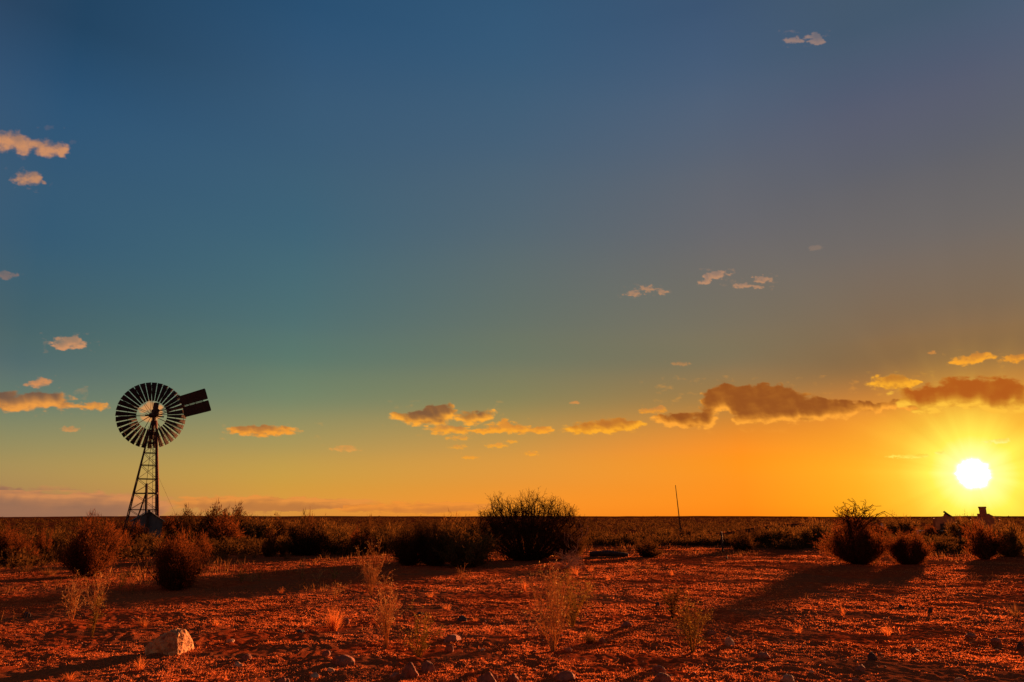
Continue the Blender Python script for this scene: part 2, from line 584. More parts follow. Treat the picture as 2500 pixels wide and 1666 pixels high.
SH = [
    # u, base v, width, top v, kind, label
    (16, 1374, 78, 1283, 'nearB', 'dark red-brown shrub cut off by the left edge of the view'),
    (100, 1368, 32, 1286, 'slim', 'slim upright orange-brown bush next to the shrub at the left edge'),
    (62, 1376, 52, 1338, 'midB', 'short brown bush low between the left edge shrub and the slim upright bush'),
    (150, 1352, 46, 1296, 'midA', 'faint dark bush behind and left of the big round shrub at far left'),
    (218, 1407, 116, 1270, 'nearA', 'big black-based rounded shrub standing left of the windmill, rust-red on its upper right'),
    (425, 1440, 128, 1290, 'nearB', 'big rust-red rounded shrub nearest to the viewer, below and right of the windmill'),
    (297, 1363, 36, 1304, 'slimB', 'small egg-shaped orange bush between the two big rounded shrubs'),
    (284, 1322, 48, 1280, 'midB', 'low brown bush behind, left of the windmill foot'),
    (332, 1332, 40, 1279, 'midB', 'rounded orange-brown bush in front of the grey shed'),
    (358, 1346, 44, 1304, 'midA', 'small brown bush below the bush in front of the grey shed'),
    (330, 1358, 34, 1318, 'midC', 'small dark bush low between the big rounded shrubs'),
    (421, 1312, 56, 1266, 'midB', 'brown bush right beside the grey shed'),
    (493, 1362, 38, 1303, 'slimB', 'slim flame-shaped orange bush just right of the big nearest shrub'),
    (450, 1316, 56, 1251, 'midC', 'dark bush rising over the skyline right of the windmill shed'),
    (520, 1322, 80, 1247, 'midC', 'tall dark bush on the skyline, left one of the dark thicket right of the windmill'),
    (572, 1323, 74, 1249, 'midC', 'tall dark bush on the skyline, right one of the dark thicket right of the windmill'),
    (538, 1330, 80, 1265, 'midB', 'round brown bush in front of the dark thicket right of the windmill'),
    (626, 1324, 70, 1265, 'midA', 'dark olive bush on the right flank of the dark thicket'),
    (668, 1322, 72, 1269, 'midC', 'dark bush with a flat top between the thicket and the plumed bush'),
    (712, 1320, 62, 1271, 'midA', 'low olive bush directly left of the plumed bush'),
    (655, 1361, 42, 1297, 'slimB', 'upright brown bush in front of the flat-topped dark bush'),
    (692, 1360, 22, 1310, 'slim', 'very narrow straw-brown bush left of the large plumed bush'),
    (742, 1356, 80, 1272, 'midC', 'large dark round bush with a thin plume on top, mid left'),
    (752, 1352, 15, 1252, 'slimB', 'thin upright plume of twigs sticking out above the large dark round bush'),
    (786, 1322, 44, 1272, 'midD', 'small olive bush behind the large dark round bush'),
    (817, 1354, 70, 1285, 'midA', 'olive-brown bush just right of the large dark round bush'),
    (850, 1330, 44, 1282, 'midD', 'low olive bush at the back between two olive-brown bushes'),
    (876, 1355, 58, 1300, 'midB', 'low brown bush in the middle of the shrub row'),
    (897, 1345, 48, 1278, 'midC', 'pointed dark bush a little taller than the middle of the shrub row'),
    (940, 1352, 66, 1285, 'midA', 'olive bush left of the wide black shrub'),
    (1005, 1382, 92, 1282, 'nearC', 'wide black shrub, left one of the pair before the big bare-topped bush'),
    (1062, 1384, 84, 1285, 'nearC', 'wide black shrub, right one of the pair before the big bare-topped bush'),
    (1135, 1386, 100, 1298, 'midA', 'front shrub with brown feathery tips at the left foot of the big bare-topped bush'),
    (1122, 1366, 70, 1266, 'midA', 'taller olive shrub just behind the one with brown feathery tips'),
    (1384, 1366, 84, 1288, 'nearC', 'dark shrub merging into the right side of the big bare-topped bush'),
    (1584, 1361, 50, 1320, 'midC', 'small round black bush alone on the open ground left of the leaning pole'),
    (1515, 1358, 24, 1341, 'midC', 'tiny black bush beside the dark log'),
    (1620, 1319, 30, 1293, 'midA', 'small dark tuft-like bush just left of the leaning pole'),
    (1677, 1318, 26, 1293, 'midC', 'small dark bush just right of the leaning pole'),
    (1720, 1322, 30, 1299, 'midD', 'small brown bush between the leaning pole and the black fence post'),
    (1816, 1346, 46, 1300, 'midC', 'dark bush at the left foot of the earth mound'),
    (1862, 1336, 44, 1294, 'midC', 'dark bush before the middle of the earth mound'),
    (1912, 1333, 66, 1285, 'midA', 'wide dark bush at the right end of the earth mound'),
    (2000, 1334, 66, 1272, 'midA', 'dark bush left of the large shrub with bare shoots'),
    (1962, 1326, 40, 1288, 'midD', 'small brown bush among the dark bushes left of the bare-shooted shrub'),
    (2098, 1377, 122, 1262, 'nearA', 'large shrub with long bare shoots on top, right half of the view'),
    (2222, 1380, 84, 1290, 'nearB', 'rounded red-brown shrub right beside the large bare-shooted shrub'),
    (2407, 1367, 72, 1284, 'midB', 'upright bush below the sun in front of the ruined chimney'),
    (2468, 1360, 66, 1276, 'midA', 'bush near the right edge beside the upright bush below the sun'),
    (2200, 1312, 50, 1264, 'midD', 'round-headed bush behind the pale fence rail'),
    (2275, 1312, 30, 1284, 'midB', 'small bush at the left wall of the left ruin'),
    (2345, 1316, 36, 1266, 'midA', 'small tree-like bush at the right wall of the left ruin'),
    (2375, 1322, 34, 1266, 'midD', 'bush at the left wall of the ruin with the chimney'),
    (2150, 1318, 30, 1292, 'midB', 'small brown bush below the left end of the pale fence rail'),
    (2322, 1330, 28, 1312, 'midC', 'low dark bush by the thin stake below the left ruin'),
]
for row in SH:
    place_shrub(*row)


# ------------------------------------------------------------------ branching plants
def branch(mb, p, d, L, rad, lev, spread, r, kids, leaf=None, curve=.25, up=.15, minr=.0015, seg=3):
    pts = [Vector(p)]; rr = [rad]
    d = Vector(d).normalized()
    for i in range(seg):
        d = (d + Vector(r.normal(0, curve, 3)) + Vector((0, 0, up))).normalized()
        pts.append(pts[-1] + d * L / seg); rr.append(max(minr, rad * (1 - .5 * (i + 1) / seg)))
    mb.tube(pts, rr, 3, False)
    if leaf is not None and lev <= 1:
        for q in pts[1:]:
            leaf.append((tuple(q), tuple(d)))
    if lev > 0:
        for k in range(kids[len(kids) - lev]):
            t = r.uniform(.25, 1) * seg; i = min(int(t), seg - 1); q = pts[i].lerp(pts[i + 1], t - i)
            nd = (d + Vector(r.normal(0, spread, 3))).normalized()
            branch(mb, q, nd, L * r.uniform(.5, .8), rad * .58, lev - 1, spread, r, kids, leaf, curve, up, minr, seg)


def leaves_from(lst, n_per, size, r, jit=.02, aspect=.35):
    P = np.array([a for a, b in lst]); D = np.array([b for a, b in lst])
    P = np.repeat(P, n_per, 0); D = np.repeat(D, n_per, 0)
    n = len(P)
    P = P + r.normal(0, jit, (n, 3)); D = norm(D + r.normal(0, .7, (n, 3)))
    Ln = size * r.uniform(.5, 1.4, n)
    return leaf_tris(P, D, Ln, Ln * aspect, r)


def big_bush():
    p = ground(1288, 1368); m = mpp(p)
    H = (1368 - 1197) * m; Wd = 292 * m
    root = empty('bare_topped_bush', (p[0], p[1], p[2] - .03))
    tag(root, 'big wide dark bush with a bare twiggy crown above the skyline, centre of the view', 'bush')
    r = np.random.default_rng(44)
    mb = MB(); lf = []
    tr = MB()
    n = 84
    for i in range(n):
        a = i * 2.39996 + r.normal(0, .12)
        ring = math.sqrt((i + .5) / n)
        tx = math.cos(a) * ring * Wd * .50; ty = math.sin(a) * ring * Wd * .34
        tz = H * .80 * max(.12, 1 - (ring * .93) ** 2) ** .40 * r.uniform(.92, 1.02)
        T = Vector((tx, ty, tz)); B = Vector((tx * .12, ty * .12, 0)); C = Vector((tx * .62, ty * .62, tz * .42))
        pts = [B * (1 - t) ** 2 + C * 2 * t * (1 - t) + T * t * t for t in (0, .25, .5, .75, 1)]
        tr.tube(pts, [.035, .028, .022, .016, .011], 5, False)
        for j in range(6):
            t = r.uniform(.5, 1.0)
            q = B * (1 - t) ** 2 + C * 2 * t * (1 - t) + T * t * t
            d = (T - C).normalized() + Vector(r.normal(0, .45, 3)) + Vector((0, 0, .3))
            branch(mb, q, d, H * r.uniform(.13, .19), .010, 2, .62, r, (4, 3), lf, .26, .10, .0034)
    link('trunk', tr.mesh('trunk'), M['twig'], root)
    link('twigs', mb.mesh('twigs'), M['twig'], root)
    # leaves: thick below, thin above
    lf2 = [q for q in lf if r.uniform() < (1.0 if q[0][2] < H * .45 else .03)]
    V, F = leaves_from(lf2, 2, .045, r, .03)
    # dense inner skirt
    ns = 22000
    th = r.uniform(0, 2 * np.pi, ns); zz = r.uniform(0, .56, ns); rad = np.sqrt(r.uniform(.05, 1, ns))
    prof = np.interp(zz, [0, .1, .3, .5, .62], [.34, .62, .90, .88, .66])
    P = np.stack([np.cos(th) * rad * prof * Wd * .47, np.sin(th) * rad * prof * Wd * .36, zz * H], 1)
    P += r.normal(0, .05, P.shape)
    P[:, 2] = np.maximum(P[:, 2], 0)
    keep = pn(P[:, 0] * 2.3 + P[:, 2] * 1.7, P[:, 1] * 2.1 - P[:, 2] * 2.4) > -.22 - .6 * (1 - zz)
    P = P[keep]
    D = norm(P * np.array([1, 1, .3]) + r.normal(0, .7, P.shape) + np.array([0, 0, .8]))
    P = P * np.array([.9, .9, 1.0]); Ln = r.uniform(.03, .09, len(P))
    V2, F2 = leaf_tris(P, D, Ln, Ln * .33, r)
    link('foliage', np_mesh('foliage', np.concatenate([V, V2]), np.concatenate([F, F2 + len(V)])), M['foliage_dark'], root)


big_bush()


def shoots(u, bv, tv, w, label):
    """long bare crooked shoots standing out above the large shrub"""
    root = [o for o in COL.objects if o.get('label', '').startswith('large shrub with long bare shoots')][0]
    r = np.random.default_rng(91)
    p = ground(2098, 1377); m = mpp(p); mb = MB()
    inv = 1.0
    for i in range(16):
        a = r.uniform(0, 6.28); k = r.uniform(.0, 1) ** .6
        b = Vector((math.cos(a) * k * .16, math.sin(a) * k * .16, .72))
        d = Vector((math.cos(a) * k * .55, math.sin(a) * k * .55, 1))
        branch(mb, b, d, r.uniform(.30, .56), .011, 2, .75, r, (3, 2), None, .30, .04, .0045, 4)
    link('bare_shoot', mb.mesh('bare_shoot'), M['twig'], root)


shoots(2098, 1265, 1228, 80, '')


# wispy stalky plants of the foreground: unit space scaled to metres
def wispy(u, bv, w, tv, kind, label, seed, nstem=9, leafy=1.0, lean=0.0, dense=1.0, cat='plant', name='wispy_plant', group='wispy plants in the foreground', rad=.0032):
    p = ground(u, bv); m = mpp(p)
    H = (bv - tv) * m * 1.1; W = w * m * 1.1
    r = np.random.default_rng(seed)
    root = empty(name, (p[0], p[1], p[2] - .01))
    tag(root, label, cat, group)
    mb = MB(); lf = []
    for i in range(nstem):
        a = r.uniform(0, 6.28); k = math.sqrt(r.uniform(0, 1))
        T = Vector((math.cos(a) * k * W * .56 + lean * H, math.sin(a) * k * W * .4, H * r.uniform(.55, 1.0) * (1 - .2 * k)))
        B = Vector((math.cos(a) * .012, math.sin(a) * .012, 0))
        C = Vector((T.x * r.uniform(.2, .5), T.y * .4, T.z * r.uniform(.4, .7)))
        pts = [B * (1 - t) ** 2 + C * 2 * t * (1 - t) + T * t * t + Vector(r.normal(0, .008, 3)) for t in (0, .2, .4, .6, .8, 1)]
        mb.tube(pts, [rad * 1.6, rad * 1.4, rad * 1.2, rad, rad * .8, rad * .5], 3, False)
        nb = int(r.integers(4, 8) * dense)
        for j in range(nb):
            t = r.uniform(.2, 1); q = B * (1 - t) ** 2 + C * 2 * t * (1 - t) + T * t * t
            d = (pts[-1] - pts[0]).normalized() + Vector(r.normal(0, .6, 3)) + Vector((0, 0, .3))
            branch(mb, q, d, H * r.uniform(.10, .24), rad * .75, 1, .7, r, (4,), lf, .28, .06, rad * .35)
    link('stem', mb.mesh('stem'), M[kind], root)
    if leafy > 0 and lf:
        V, F = leaves_from(lf, max(1, int(2 * leafy)), .024, r, .010, .17)
        keep = r.uniform(0, 1, len(F)) < min(1, leafy * .8)
        F = F[keep]
        if len(F):
            link('foliage', np_mesh('foliage', V, F), M[kind], root)
    return root


WI = [
    (173, 1522, 40, 1408, 'straw', 'thin brown stalky plant below the big black-based shrub at left', 1, 11, .5),
    (229, 1497, 48, 1404, 'straw', 'wispy brown stalky plant between the slim stalks and the big nearest shrub', 2, 10, .4),
    (223, 1557, 30, 1462, 'green', 'thin greenish stalks in front of the wispy brown plant at left', 3, 6, .5),
    (292, 1440, 40, 1398, 'green', 'small greenish twig leaning left of the big nearest shrub', 4, 6, .3),
    (588, 1424, 44, 1376, 'green', 'low greenish twiggy plant on the open ground right of the big nearest shrub', 5, 8, .4),
    (632, 1420, 14, 1384, 'green', 'single greenish stalk right of the low greenish twiggy plant', 6, 3, .3),
    (613, 1421, 26, 1391, 'straw', 'low straw-coloured stalks beside the greenish single stalk', 7, 7, .3),
    (737, 1416, 34, 1364, 'straw', 'straw-coloured plant leaning left below the large dark round bush', 8, 8, .4),
    (815, 1418, 40, 1390, 'green', 'low greenish stalks in the dark patch left of centre', 9, 8, .3),
    (775, 1422, 40, 1392, 'straw', 'faint dry stalks at the left of the dark patch', 10, 6, .2),
    (905, 1458, 66, 1330, 'straw', 'tall feathery orange-brown plant left of centre', 11, 16, .6),
    (943, 1586, 70, 1428, 'straw', 'tallest wispy orange plant of the foreground, left of centre', 12, 15, .6),
    (1022, 1606, 90, 1494, 'green', 'spreading greenish-brown wiry plant right of the tallest orange one', 13, 13, .5),
    (816, 1464, 60, 1420, 'straw', 'faint straw plant standing above the bright red grass tuft', 14, 9, .4),
    (1132, 1428, 30, 1376, 'straw', 'thin orange stalks below the shrub with brown feathery tips', 15, 8, .2),
    (1350, 1590, 118, 1392, 'straw', 'largest pale stalky plant with many thin stems, foreground centre', 16, 24, .4),
    (1396, 1532, 100, 1402, 'green', 'dense dark green stalky plant behind the largest pale one', 17, 22, .7),
    (1643, 1510, 36, 1436, 'foliage_olive', 'dark feathery plant left of the yellow-green plant', 18, 14, 1.0),
    (1692, 1594, 68, 1452, 'green', 'yellow-green feathery plant right of centre in the foreground', 19, 16, .45),
    (1586, 1398, 18, 1366, 'straw', 'tiny straw stalk on the open ground below the small round black bush', 20, 4, .2),
    (2135, 1380, 30, 1352, 'green', 'pale green stalk at the foot of the large bare-shooted shrub', 21, 7, .5),
    (1560, 1402, 22, 1378, 'straw', 'small dry stalks on the open ground right of the dead tangle', 22, 6, .2),
]
for row in WI:
    u, bv, w, tv, kind, label, seed, ns, lf = row
    wispy(u, bv, w, tv, kind, label, seed, ns, lf)


def tangle(u, bv, w, tv, label, seed):
    p = ground(u, bv); m = mpp(p); H = (bv - tv) * m; W = w * m
    r = np.random.default_rng(seed)
    root = empty('dead_bush', (p[0], p[1], p[2] - .01)); tag(root, label, 'dead bush')
    mb = MB()
    for i in range(22):
        a = r.uniform(0, 6.28); k = r.uniform(.3, 1.3)
        d = Vector((math.cos(a) * k, math.sin(a) * k, r.uniform(.4, 1.2)))
        branch(mb, (math.cos(a) * .04, math.sin(a) * .04, 0), d, min(W, H) * r.uniform(.3, .5), .009, 2, .9, r, (4, 3), None, .45, -.02, .003, 4)
    branch(mb, (W * .05, 0, H * .2), (.1, 0, 1), H * .62, .009, 2, .5, r, (5, 3), None, .22, .15, .003, 5)
    link('twigs', mb.mesh('twigs'), M['deadwood'], root)


tangle(1396, 1390, 92, 1290, 'dead bare grey-brown tangle of twigs in front of the big bare-topped bush', 61)


# ------------------------------------------------------------------ grass tufts
def tuft(u, bv, w, tv, label, seed, n=120, kind='straw_red', lean=.0):
    p = ground(u, bv); m = mpp(p); H = (bv - tv) * m; W = w * m
    r = np.random.default_rng(seed)
    a = r.uniform(0, 6.28, n); k = np.sqrt(r.uniform(0, 1, n))
    bx = np.cos(a) * k * W * .16; by = np.sin(a) * k * W * .16
    tx = np.cos(a) * k * W * .55 + lean * H; ty = np.sin(a) * k * W * .5
    hz = H * r.uniform(.45, 1.05, n) * (1 - .35 * k)
    Vs = []; q = np.linspace(0, 1, 5)
    wd = r.uniform(.0022, .0045, n) * (1 + m * 60)
    s = norm(np.stack([r.normal(size=n), r.normal(size=n), np.zeros(n)], 1))
    for t in q:
        c = np.stack([bx + (tx - bx) * t ** 1.7, by + (ty - by) * t ** 1.7, hz * (t - .18 * k * t * t)], 1)
        ww = (wd * (1 - t * .85))[:, None]
        Vs.append(c - s * ww / 2); Vs.append(c + s * ww / 2)
    V = np.stack(Vs, 1).reshape(-1, 3)
    base = (np.arange(n) * 10)[:, None, None]
    F = (np.array([[2 * i, 2 * i + 1, 2 * i + 3, 2 * i + 2] for i in range(4)])[None] + base).reshape(-1, 4)
    o = link('grass_tuft', np_mesh('grass_tuft', V, F), M[kind], None, (p[0], p[1], p[2] - .005))
    tag(o, label, 'grass tuft', 'dry grass tufts on the red earth')


TU = [
    (350, 1532, 40, 1498, 'bright orange grass tuft above the big pale rock', 1, 130, 'straw_red'),
    (340, 1642, 44, 1598, 'orange-brown grass tuft below the left end of the big pale rock', 2, 70, 'straw_red'),
    (168, 1668, 50, 1642, 'red grass tuft at the bottom edge left of the big pale rock', 3, 90, 'straw_red'),
    (526, 1528, 26, 1502, 'small red grass tuft right of and above the big pale rock', 4, 70, 'straw_red'),
    (812, 1540, 62, 1466, 'largest bright red grass tuft, left of the tallest wispy orange plant', 5, 300, 'straw_red'),
    (686, 1450, 24, 1428, 'small orange tuft on the open ground left of centre', 6, 60, 'straw_red'),
    (1281, 1446, 20, 1406, 'curved orange-red tuft left of the largest pale stalky plant', 7, 60, 'straw_red'),
    (1404, 1404, 40, 1374, 'red tuft under the dead tangle of twigs', 8, 110, 'straw_red'),
    (1441, 1397, 26, 1376, 'small red tuft right of the dead tangle of twigs', 9, 70, 'straw_red'),
    (1538, 1406, 22, 1386, 'small red tuft alone on the open ground right of the dead tangle', 10, 60, 'straw_red'),
    (1484, 1418, 24, 1400, 'faint red tuft on the open ground right of the dark green plant', 11, 50, 'straw_red'),
    (1640, 1404, 24, 1384, 'faint orange tuft on the open ground below the leaning pole', 12, 50, 'straw_red'),
    (1948, 1542, 30, 1516, 'orange tuft on the striped ground right of the yellow-green plant', 13, 60, 'straw_red'),
    (2058, 1502, 18, 1470, 'narrow orange tuft in the long shadow of the bare-shooted shrub', 14, 50, 'straw_red'),
    (2166, 1550, 32, 1514, 'orange tuft on a dark cushion, lower right ground', 15, 80, 'straw_red'),
    (2480, 1504, 40, 1460, 'brown tuft at the right edge of the view', 16, 90, 'brown_grass'),
    (1160, 1520, 30, 1502, 'low red tuft beside the black lump of earth', 17, 60, 'straw_red'),
    (1050, 1462, 30, 1444, 'low orange tuft on the open ground centre left', 18, 60, 'straw_red'),
    (1092, 1488, 30, 1468, 'orange tuft above the black lump of earth', 19, 70, 'straw_red'),
    (1440, 1570, 60, 1530, 'flattened brown grass clump right of the largest pale stalky plant', 20, 220, 'brown_grass'),
    (400, 1362, 50, 1340, 'dry brown grass clump left of the big nearest shrub', 21, 120, 'brown_grass'),
    (60, 1398, 56, 1372, 'brown grass clump at far left in front of the slim bush', 22, 160, 'brown_grass'),
    (120, 1404, 60, 1372, 'tawny grass clump left of the big black-based shrub', 23, 180, 'brown_grass'),
    (700, 1366, 40, 1340, 'straw grass clump at the foot of the large dark round bush', 24, 120, 'brown_grass'),
    (540, 1366, 46, 1338, 'straw grass clump right of the flame-shaped bush', 25, 140, 'brown_grass'),
    (590, 1366, 44, 1336, 'pale grass clump before the dark thicket right of the windmill', 26, 140, 'brown_grass'),
    (620, 1364, 30, 1332, 'upright grass clump left of the upright brown bush', 27, 100, 'brown_grass'),
    (790, 1364, 40, 1338, 'orange grass clump between two dark bushes of the shrub row', 28, 130, 'brown_grass'),
    (862, 1360, 30, 1334, 'small orange grass clump in the middle of the shrub row', 29, 90, 'brown_grass'),
]
for row in TU:
    tuft(*row)


# ------------------------------------------------------------------ rocks and stones
IV, IF = ico(4)


def stone_mesh(seed, sx, sy, sz, cuts=7, rough=.10):
    r = np.random.default_rng(seed)
    V = IV.copy()
    for i in range(cuts):           # planar breaks
        n = norm(r.normal(size=3)); n[2] = abs(n[2]) * .8 if i < cuts - 2 else n[2]; n = norm(n)
        dd = r.uniform(.55, .88)
        s = V @ n - dd
        V = V - np.where(s > 0, s, 0)[:, None] * n
    q = V * 2.2 + seed
    d = pn(q[:, 0] + q[:, 2] * .7, q[:, 1] - q[:, 2] * .6) + .5 * pn(q[:, 0] * 2.3 - q[:, 2] * 2, q[:, 1] * 2.3 + q[:, 2] * 1.5) + .35 * pn(q[:, 0] * 6 - q[:, 2] * 4, q[:, 1] * 6 + q[:, 2] * 5)
    V = V * (1 + rough * d)[:, None]
    V = V * np.array([sx, sy, sz])
    return np_mesh('stone', V, IF, smooth=True)


def stone(u0, u1, v0, v1, kind, label, seed, cat='stone', name='stone'):
    cu = (u0 + u1) / 2
    p = ground(cu, v1); m = mpp(p)
    W = (u1 - u0) * m; H = (v1 - v0) * m
    me = stone_mesh(seed, W * .50, W * random.uniform(.35, .5), max(H * .72, W * .17))
    o = link(name, me, M[kind], None, (p[0], p[1] + W * .3, p[2] + H * .12))
    o.rotation_euler = (0, 0, random.uniform(-.5, .5))
    tag(o, label, cat, 'stones lying on the red earth')


ST = [
    (565, 590, 1619, 1633, 'stone_pale', 'flat white stone low right of the big pale rock'),
    (547, 569, 1563, 1572, 'stone_pale', 'small flat grey-white stone right of the big pale rock'),
    (584, 613, 1600, 1617, 'stone_brown', 'brown rounded stone just above the flat white stone'),
    (796, 861, 1604, 1629, 'stone_brown', 'long rounded brown stone below the largest red grass tuft'),
    (784, 808, 1588, 1608, 'stone_brown', 'pointed brown stone at the upper left of the long rounded one'),
    (971, 1020, 1621, 1658, 'stone_brown', 'large upright red-brown stone below the wiry plant'),
    (1028, 1066, 1613, 1644, 'stone_brown', 'pointed grey-brown stone at the foot of the wiry plant'),
    (945, 976, 1645, 1664, 'stone_brown', 'dark stone touching the left of the large upright red-brown stone'),
    (1162, 1216, 1639, 1668, 'stone_brown', 'big rounded stone at the bottom edge near the centre'),
    (754, 779, 1646, 1659, 'stone_pale', 'pale tan stone near the bottom edge below the long rounded stone'),
    (793, 815, 1636, 1647, 'stone_pale', 'small flat pale stone directly under the long rounded stone'),
    (670, 705, 1651, 1670, 'stone_brown', 'brown stone cut by the bottom edge, right of the big pale rock'),
    (1116, 1139, 1503, 1520, 'stone_dark', 'black lump of earth alone on the bright ground near the centre'),
    (1084, 1110, 1573, 1593, 'stone_brown', 'small square brown stone right of the wiry plant'),
    (1072, 1127, 1553, 1569, 'stone_brown', 'long thin dark stone right of the tallest wispy orange plant'),
    (832, 851, 1508, 1525, 'stone_brown', 'grey stone at the right of the largest red grass tuft'),
    (1169, 1186, 1582, 1590, 'stone_pale', 'little pale stone left of the foot of the largest pale stalky plant'),
    (1352, 1406, 1636, 1661, 'stone_brown', 'wide brown stone at the bottom below the largest pale stalky plant'),
    (1238, 1266, 1642, 1664, 'stone_brown', 'rounded greyish stone left of the wide brown stone at the bottom'),
    (1200, 1216, 1640, 1662, 'stone_brown', 'dark stone wedged between the two rounded stones at the bottom centre'),
    (1594, 1644, 1645, 1668, 'stone_brown', 'brown stone cut by the bottom edge below the yellow-green plant'),
    (1592, 1628, 1621, 1642, 'stone_brown', 'rough stone left of the foot of the yellow-green plant'),
    (1373, 1397, 1577, 1592, 'stone_brown', 'stone at the right foot of the largest pale stalky plant'),
    (1462, 1482, 1555, 1570, 'stone_brown', 'grey-brown stone right of the flattened brown grass clump'),
    (1515, 1546, 1520, 1535, 'stone_brown', 'low brown stone in the dark patch left of the dark feathery plant'),
    (1599, 1612, 1471, 1482, 'stone_dark', 'small black stone left of the dark feathery plant'),
    (1728, 1751, 1536, 1551, 'stone_brown', 'dark rounded stone right of the yellow-green plant'),
    (1768, 1796, 1555, 1576, 'stone_pale', 'pale pinkish stone right of and below the dark rounded stone'),
    (1846, 1885, 1593, 1610, 'stone_brown', 'flat brown stone in the lower right, right of the pinkish stone'),
    (1912, 1950, 1647, 1668, 'stone_pale', 'elongated pale stone cut by the bottom edge right of centre'),
    (2122, 2148, 1596, 1617, 'stone_dark', 'dark red-brown rounded stone in the lower right'),
    (2093, 2119, 1625, 1642, 'stone_brown', 'red-brown stone left of and below the dark rounded one'),
    (2228, 2249, 1580, 1592, 'stone_brown', 'grey stone right of the dark rounded stone in the lower right'),
    (2362, 2388, 1547, 1560, 'stone_brown', 'red stone below the sun in the lower right'),
    (2422, 2452, 1557, 1573, 'stone_brown', 'wide grey-brown stone right of the red stone below the sun'),
    (2267, 2281, 1482, 1495, 'stone_dark', 'small dark lump on the striped ground below the sun'),
    (2196, 2211, 1473, 1484, 'stone_dark', 'small dark lump left of the one below the sun'),
    (2336, 2356, 1654, 1668, 'stone_pale', 'small white stone cut by the bottom edge at right'),
    (1976, 1990, 1642, 1650, 'stone_pale', 'tiny pale stone right of the elongated pale stone'),
    (2486, 2504, 1570, 1588, 'stone_dark', 'dark stone at the right edge of the view'),
    (2080, 2104, 1660, 1674, 'stone_brown', 'stone just cut by the bottom edge below the red-brown stone'),
    (48, 70, 1488, 1508, 'stone_dark', 'dark clod of earth at far left'),
    (612, 622, 1495, 1501, 'stone_dark', 'tiny black stone left of the largest red grass tuft'),
    (1014, 1034, 1492, 1502, 'stone_dark', 'dark clod above the wiry plant'),
    (720, 745, 1535, 1546, 'stone_dark', 'dark clod left of the foot of the largest red grass tuft'),
]
for i, (a, b, c, d, k, lab) in enumerate(ST):
    stone(a, b, c, d, k, lab, 100 + i)


def big_rock():
    p = ground(415, 1600); m = mpp(p)
    # x right, y away, z up, metres from pixel outline
    sl = p[0] / p[1]
    def P(u, v, y): return ((u - 415) * m + y * sl, y, (1600 - v) * m)
    pts = [P(355, 1600, .02), P(352, 1588, .10), P(357, 1574, .10), P(392, 1563, .05), P(412, 1546, .06), P(420, 1541, .14), P(446, 1545, .15),
           P(453, 1556, .34), P(477, 1601, .36), P(437, 1604, -.07), P(430, 1575, -.05), P(426, 1552, .0), P(395, 1602, -.05),
           P(372, 1600, .28), P(440, 1600, .34), P(400, 1575, .22)]
    bm = bmesh.new()
    for q in pts: bm.verts.new(q)
    bmesh.ops.convex_hull(bm, input=bm.verts)
    loose = [v for v in bm.verts if not v.link_faces]
    bmesh.ops.delete(bm, geom=loose, context='VERTS')
    bmesh.ops.triangulate(bm, faces=bm.faces)
    for i in range(5):
        bmesh.ops.subdivide_edges(bm, edges=bm.edges, cuts=1, use_grid_fill=True)
    bm.normal_update()
    co = np.array([v.co[:] for v in bm.verts]); no = np.array([v.normal[:] for v in bm.verts])
    q = co * 9
    d = fbm(q[:, 0] + q[:, 2] * .8, q[:, 1] - q[:, 2] * .9, 4, .6)
    ch = np.abs(pn(co[:, 0] * 30 + co[:, 2] * 9, co[:, 1] * 24 + co[:, 2] * 12))
    co = co + no * (.016 * d - .012 * (ch < .14) + .006 * pn(co[:, 0] * 45 + co[:, 2] * 20, co[:, 1] * 45 - co[:, 2] * 30))[:, None]
    for v, c in zip(bm.verts, co): v.co = c
    me = bpy.data.meshes.new('rock'); bm.to_mesh(me); bm.free()
    me.polygons.foreach_set('use_smooth', np.ones(len(me.polygons), bool))
    o = link('rock', me, M['rock'], None, (p[0], p[1], p[2] - .015))
    tag(o, 'big pale pinkish rock with a bright sunlit right face, bottom left', 'rock')


big_rock()


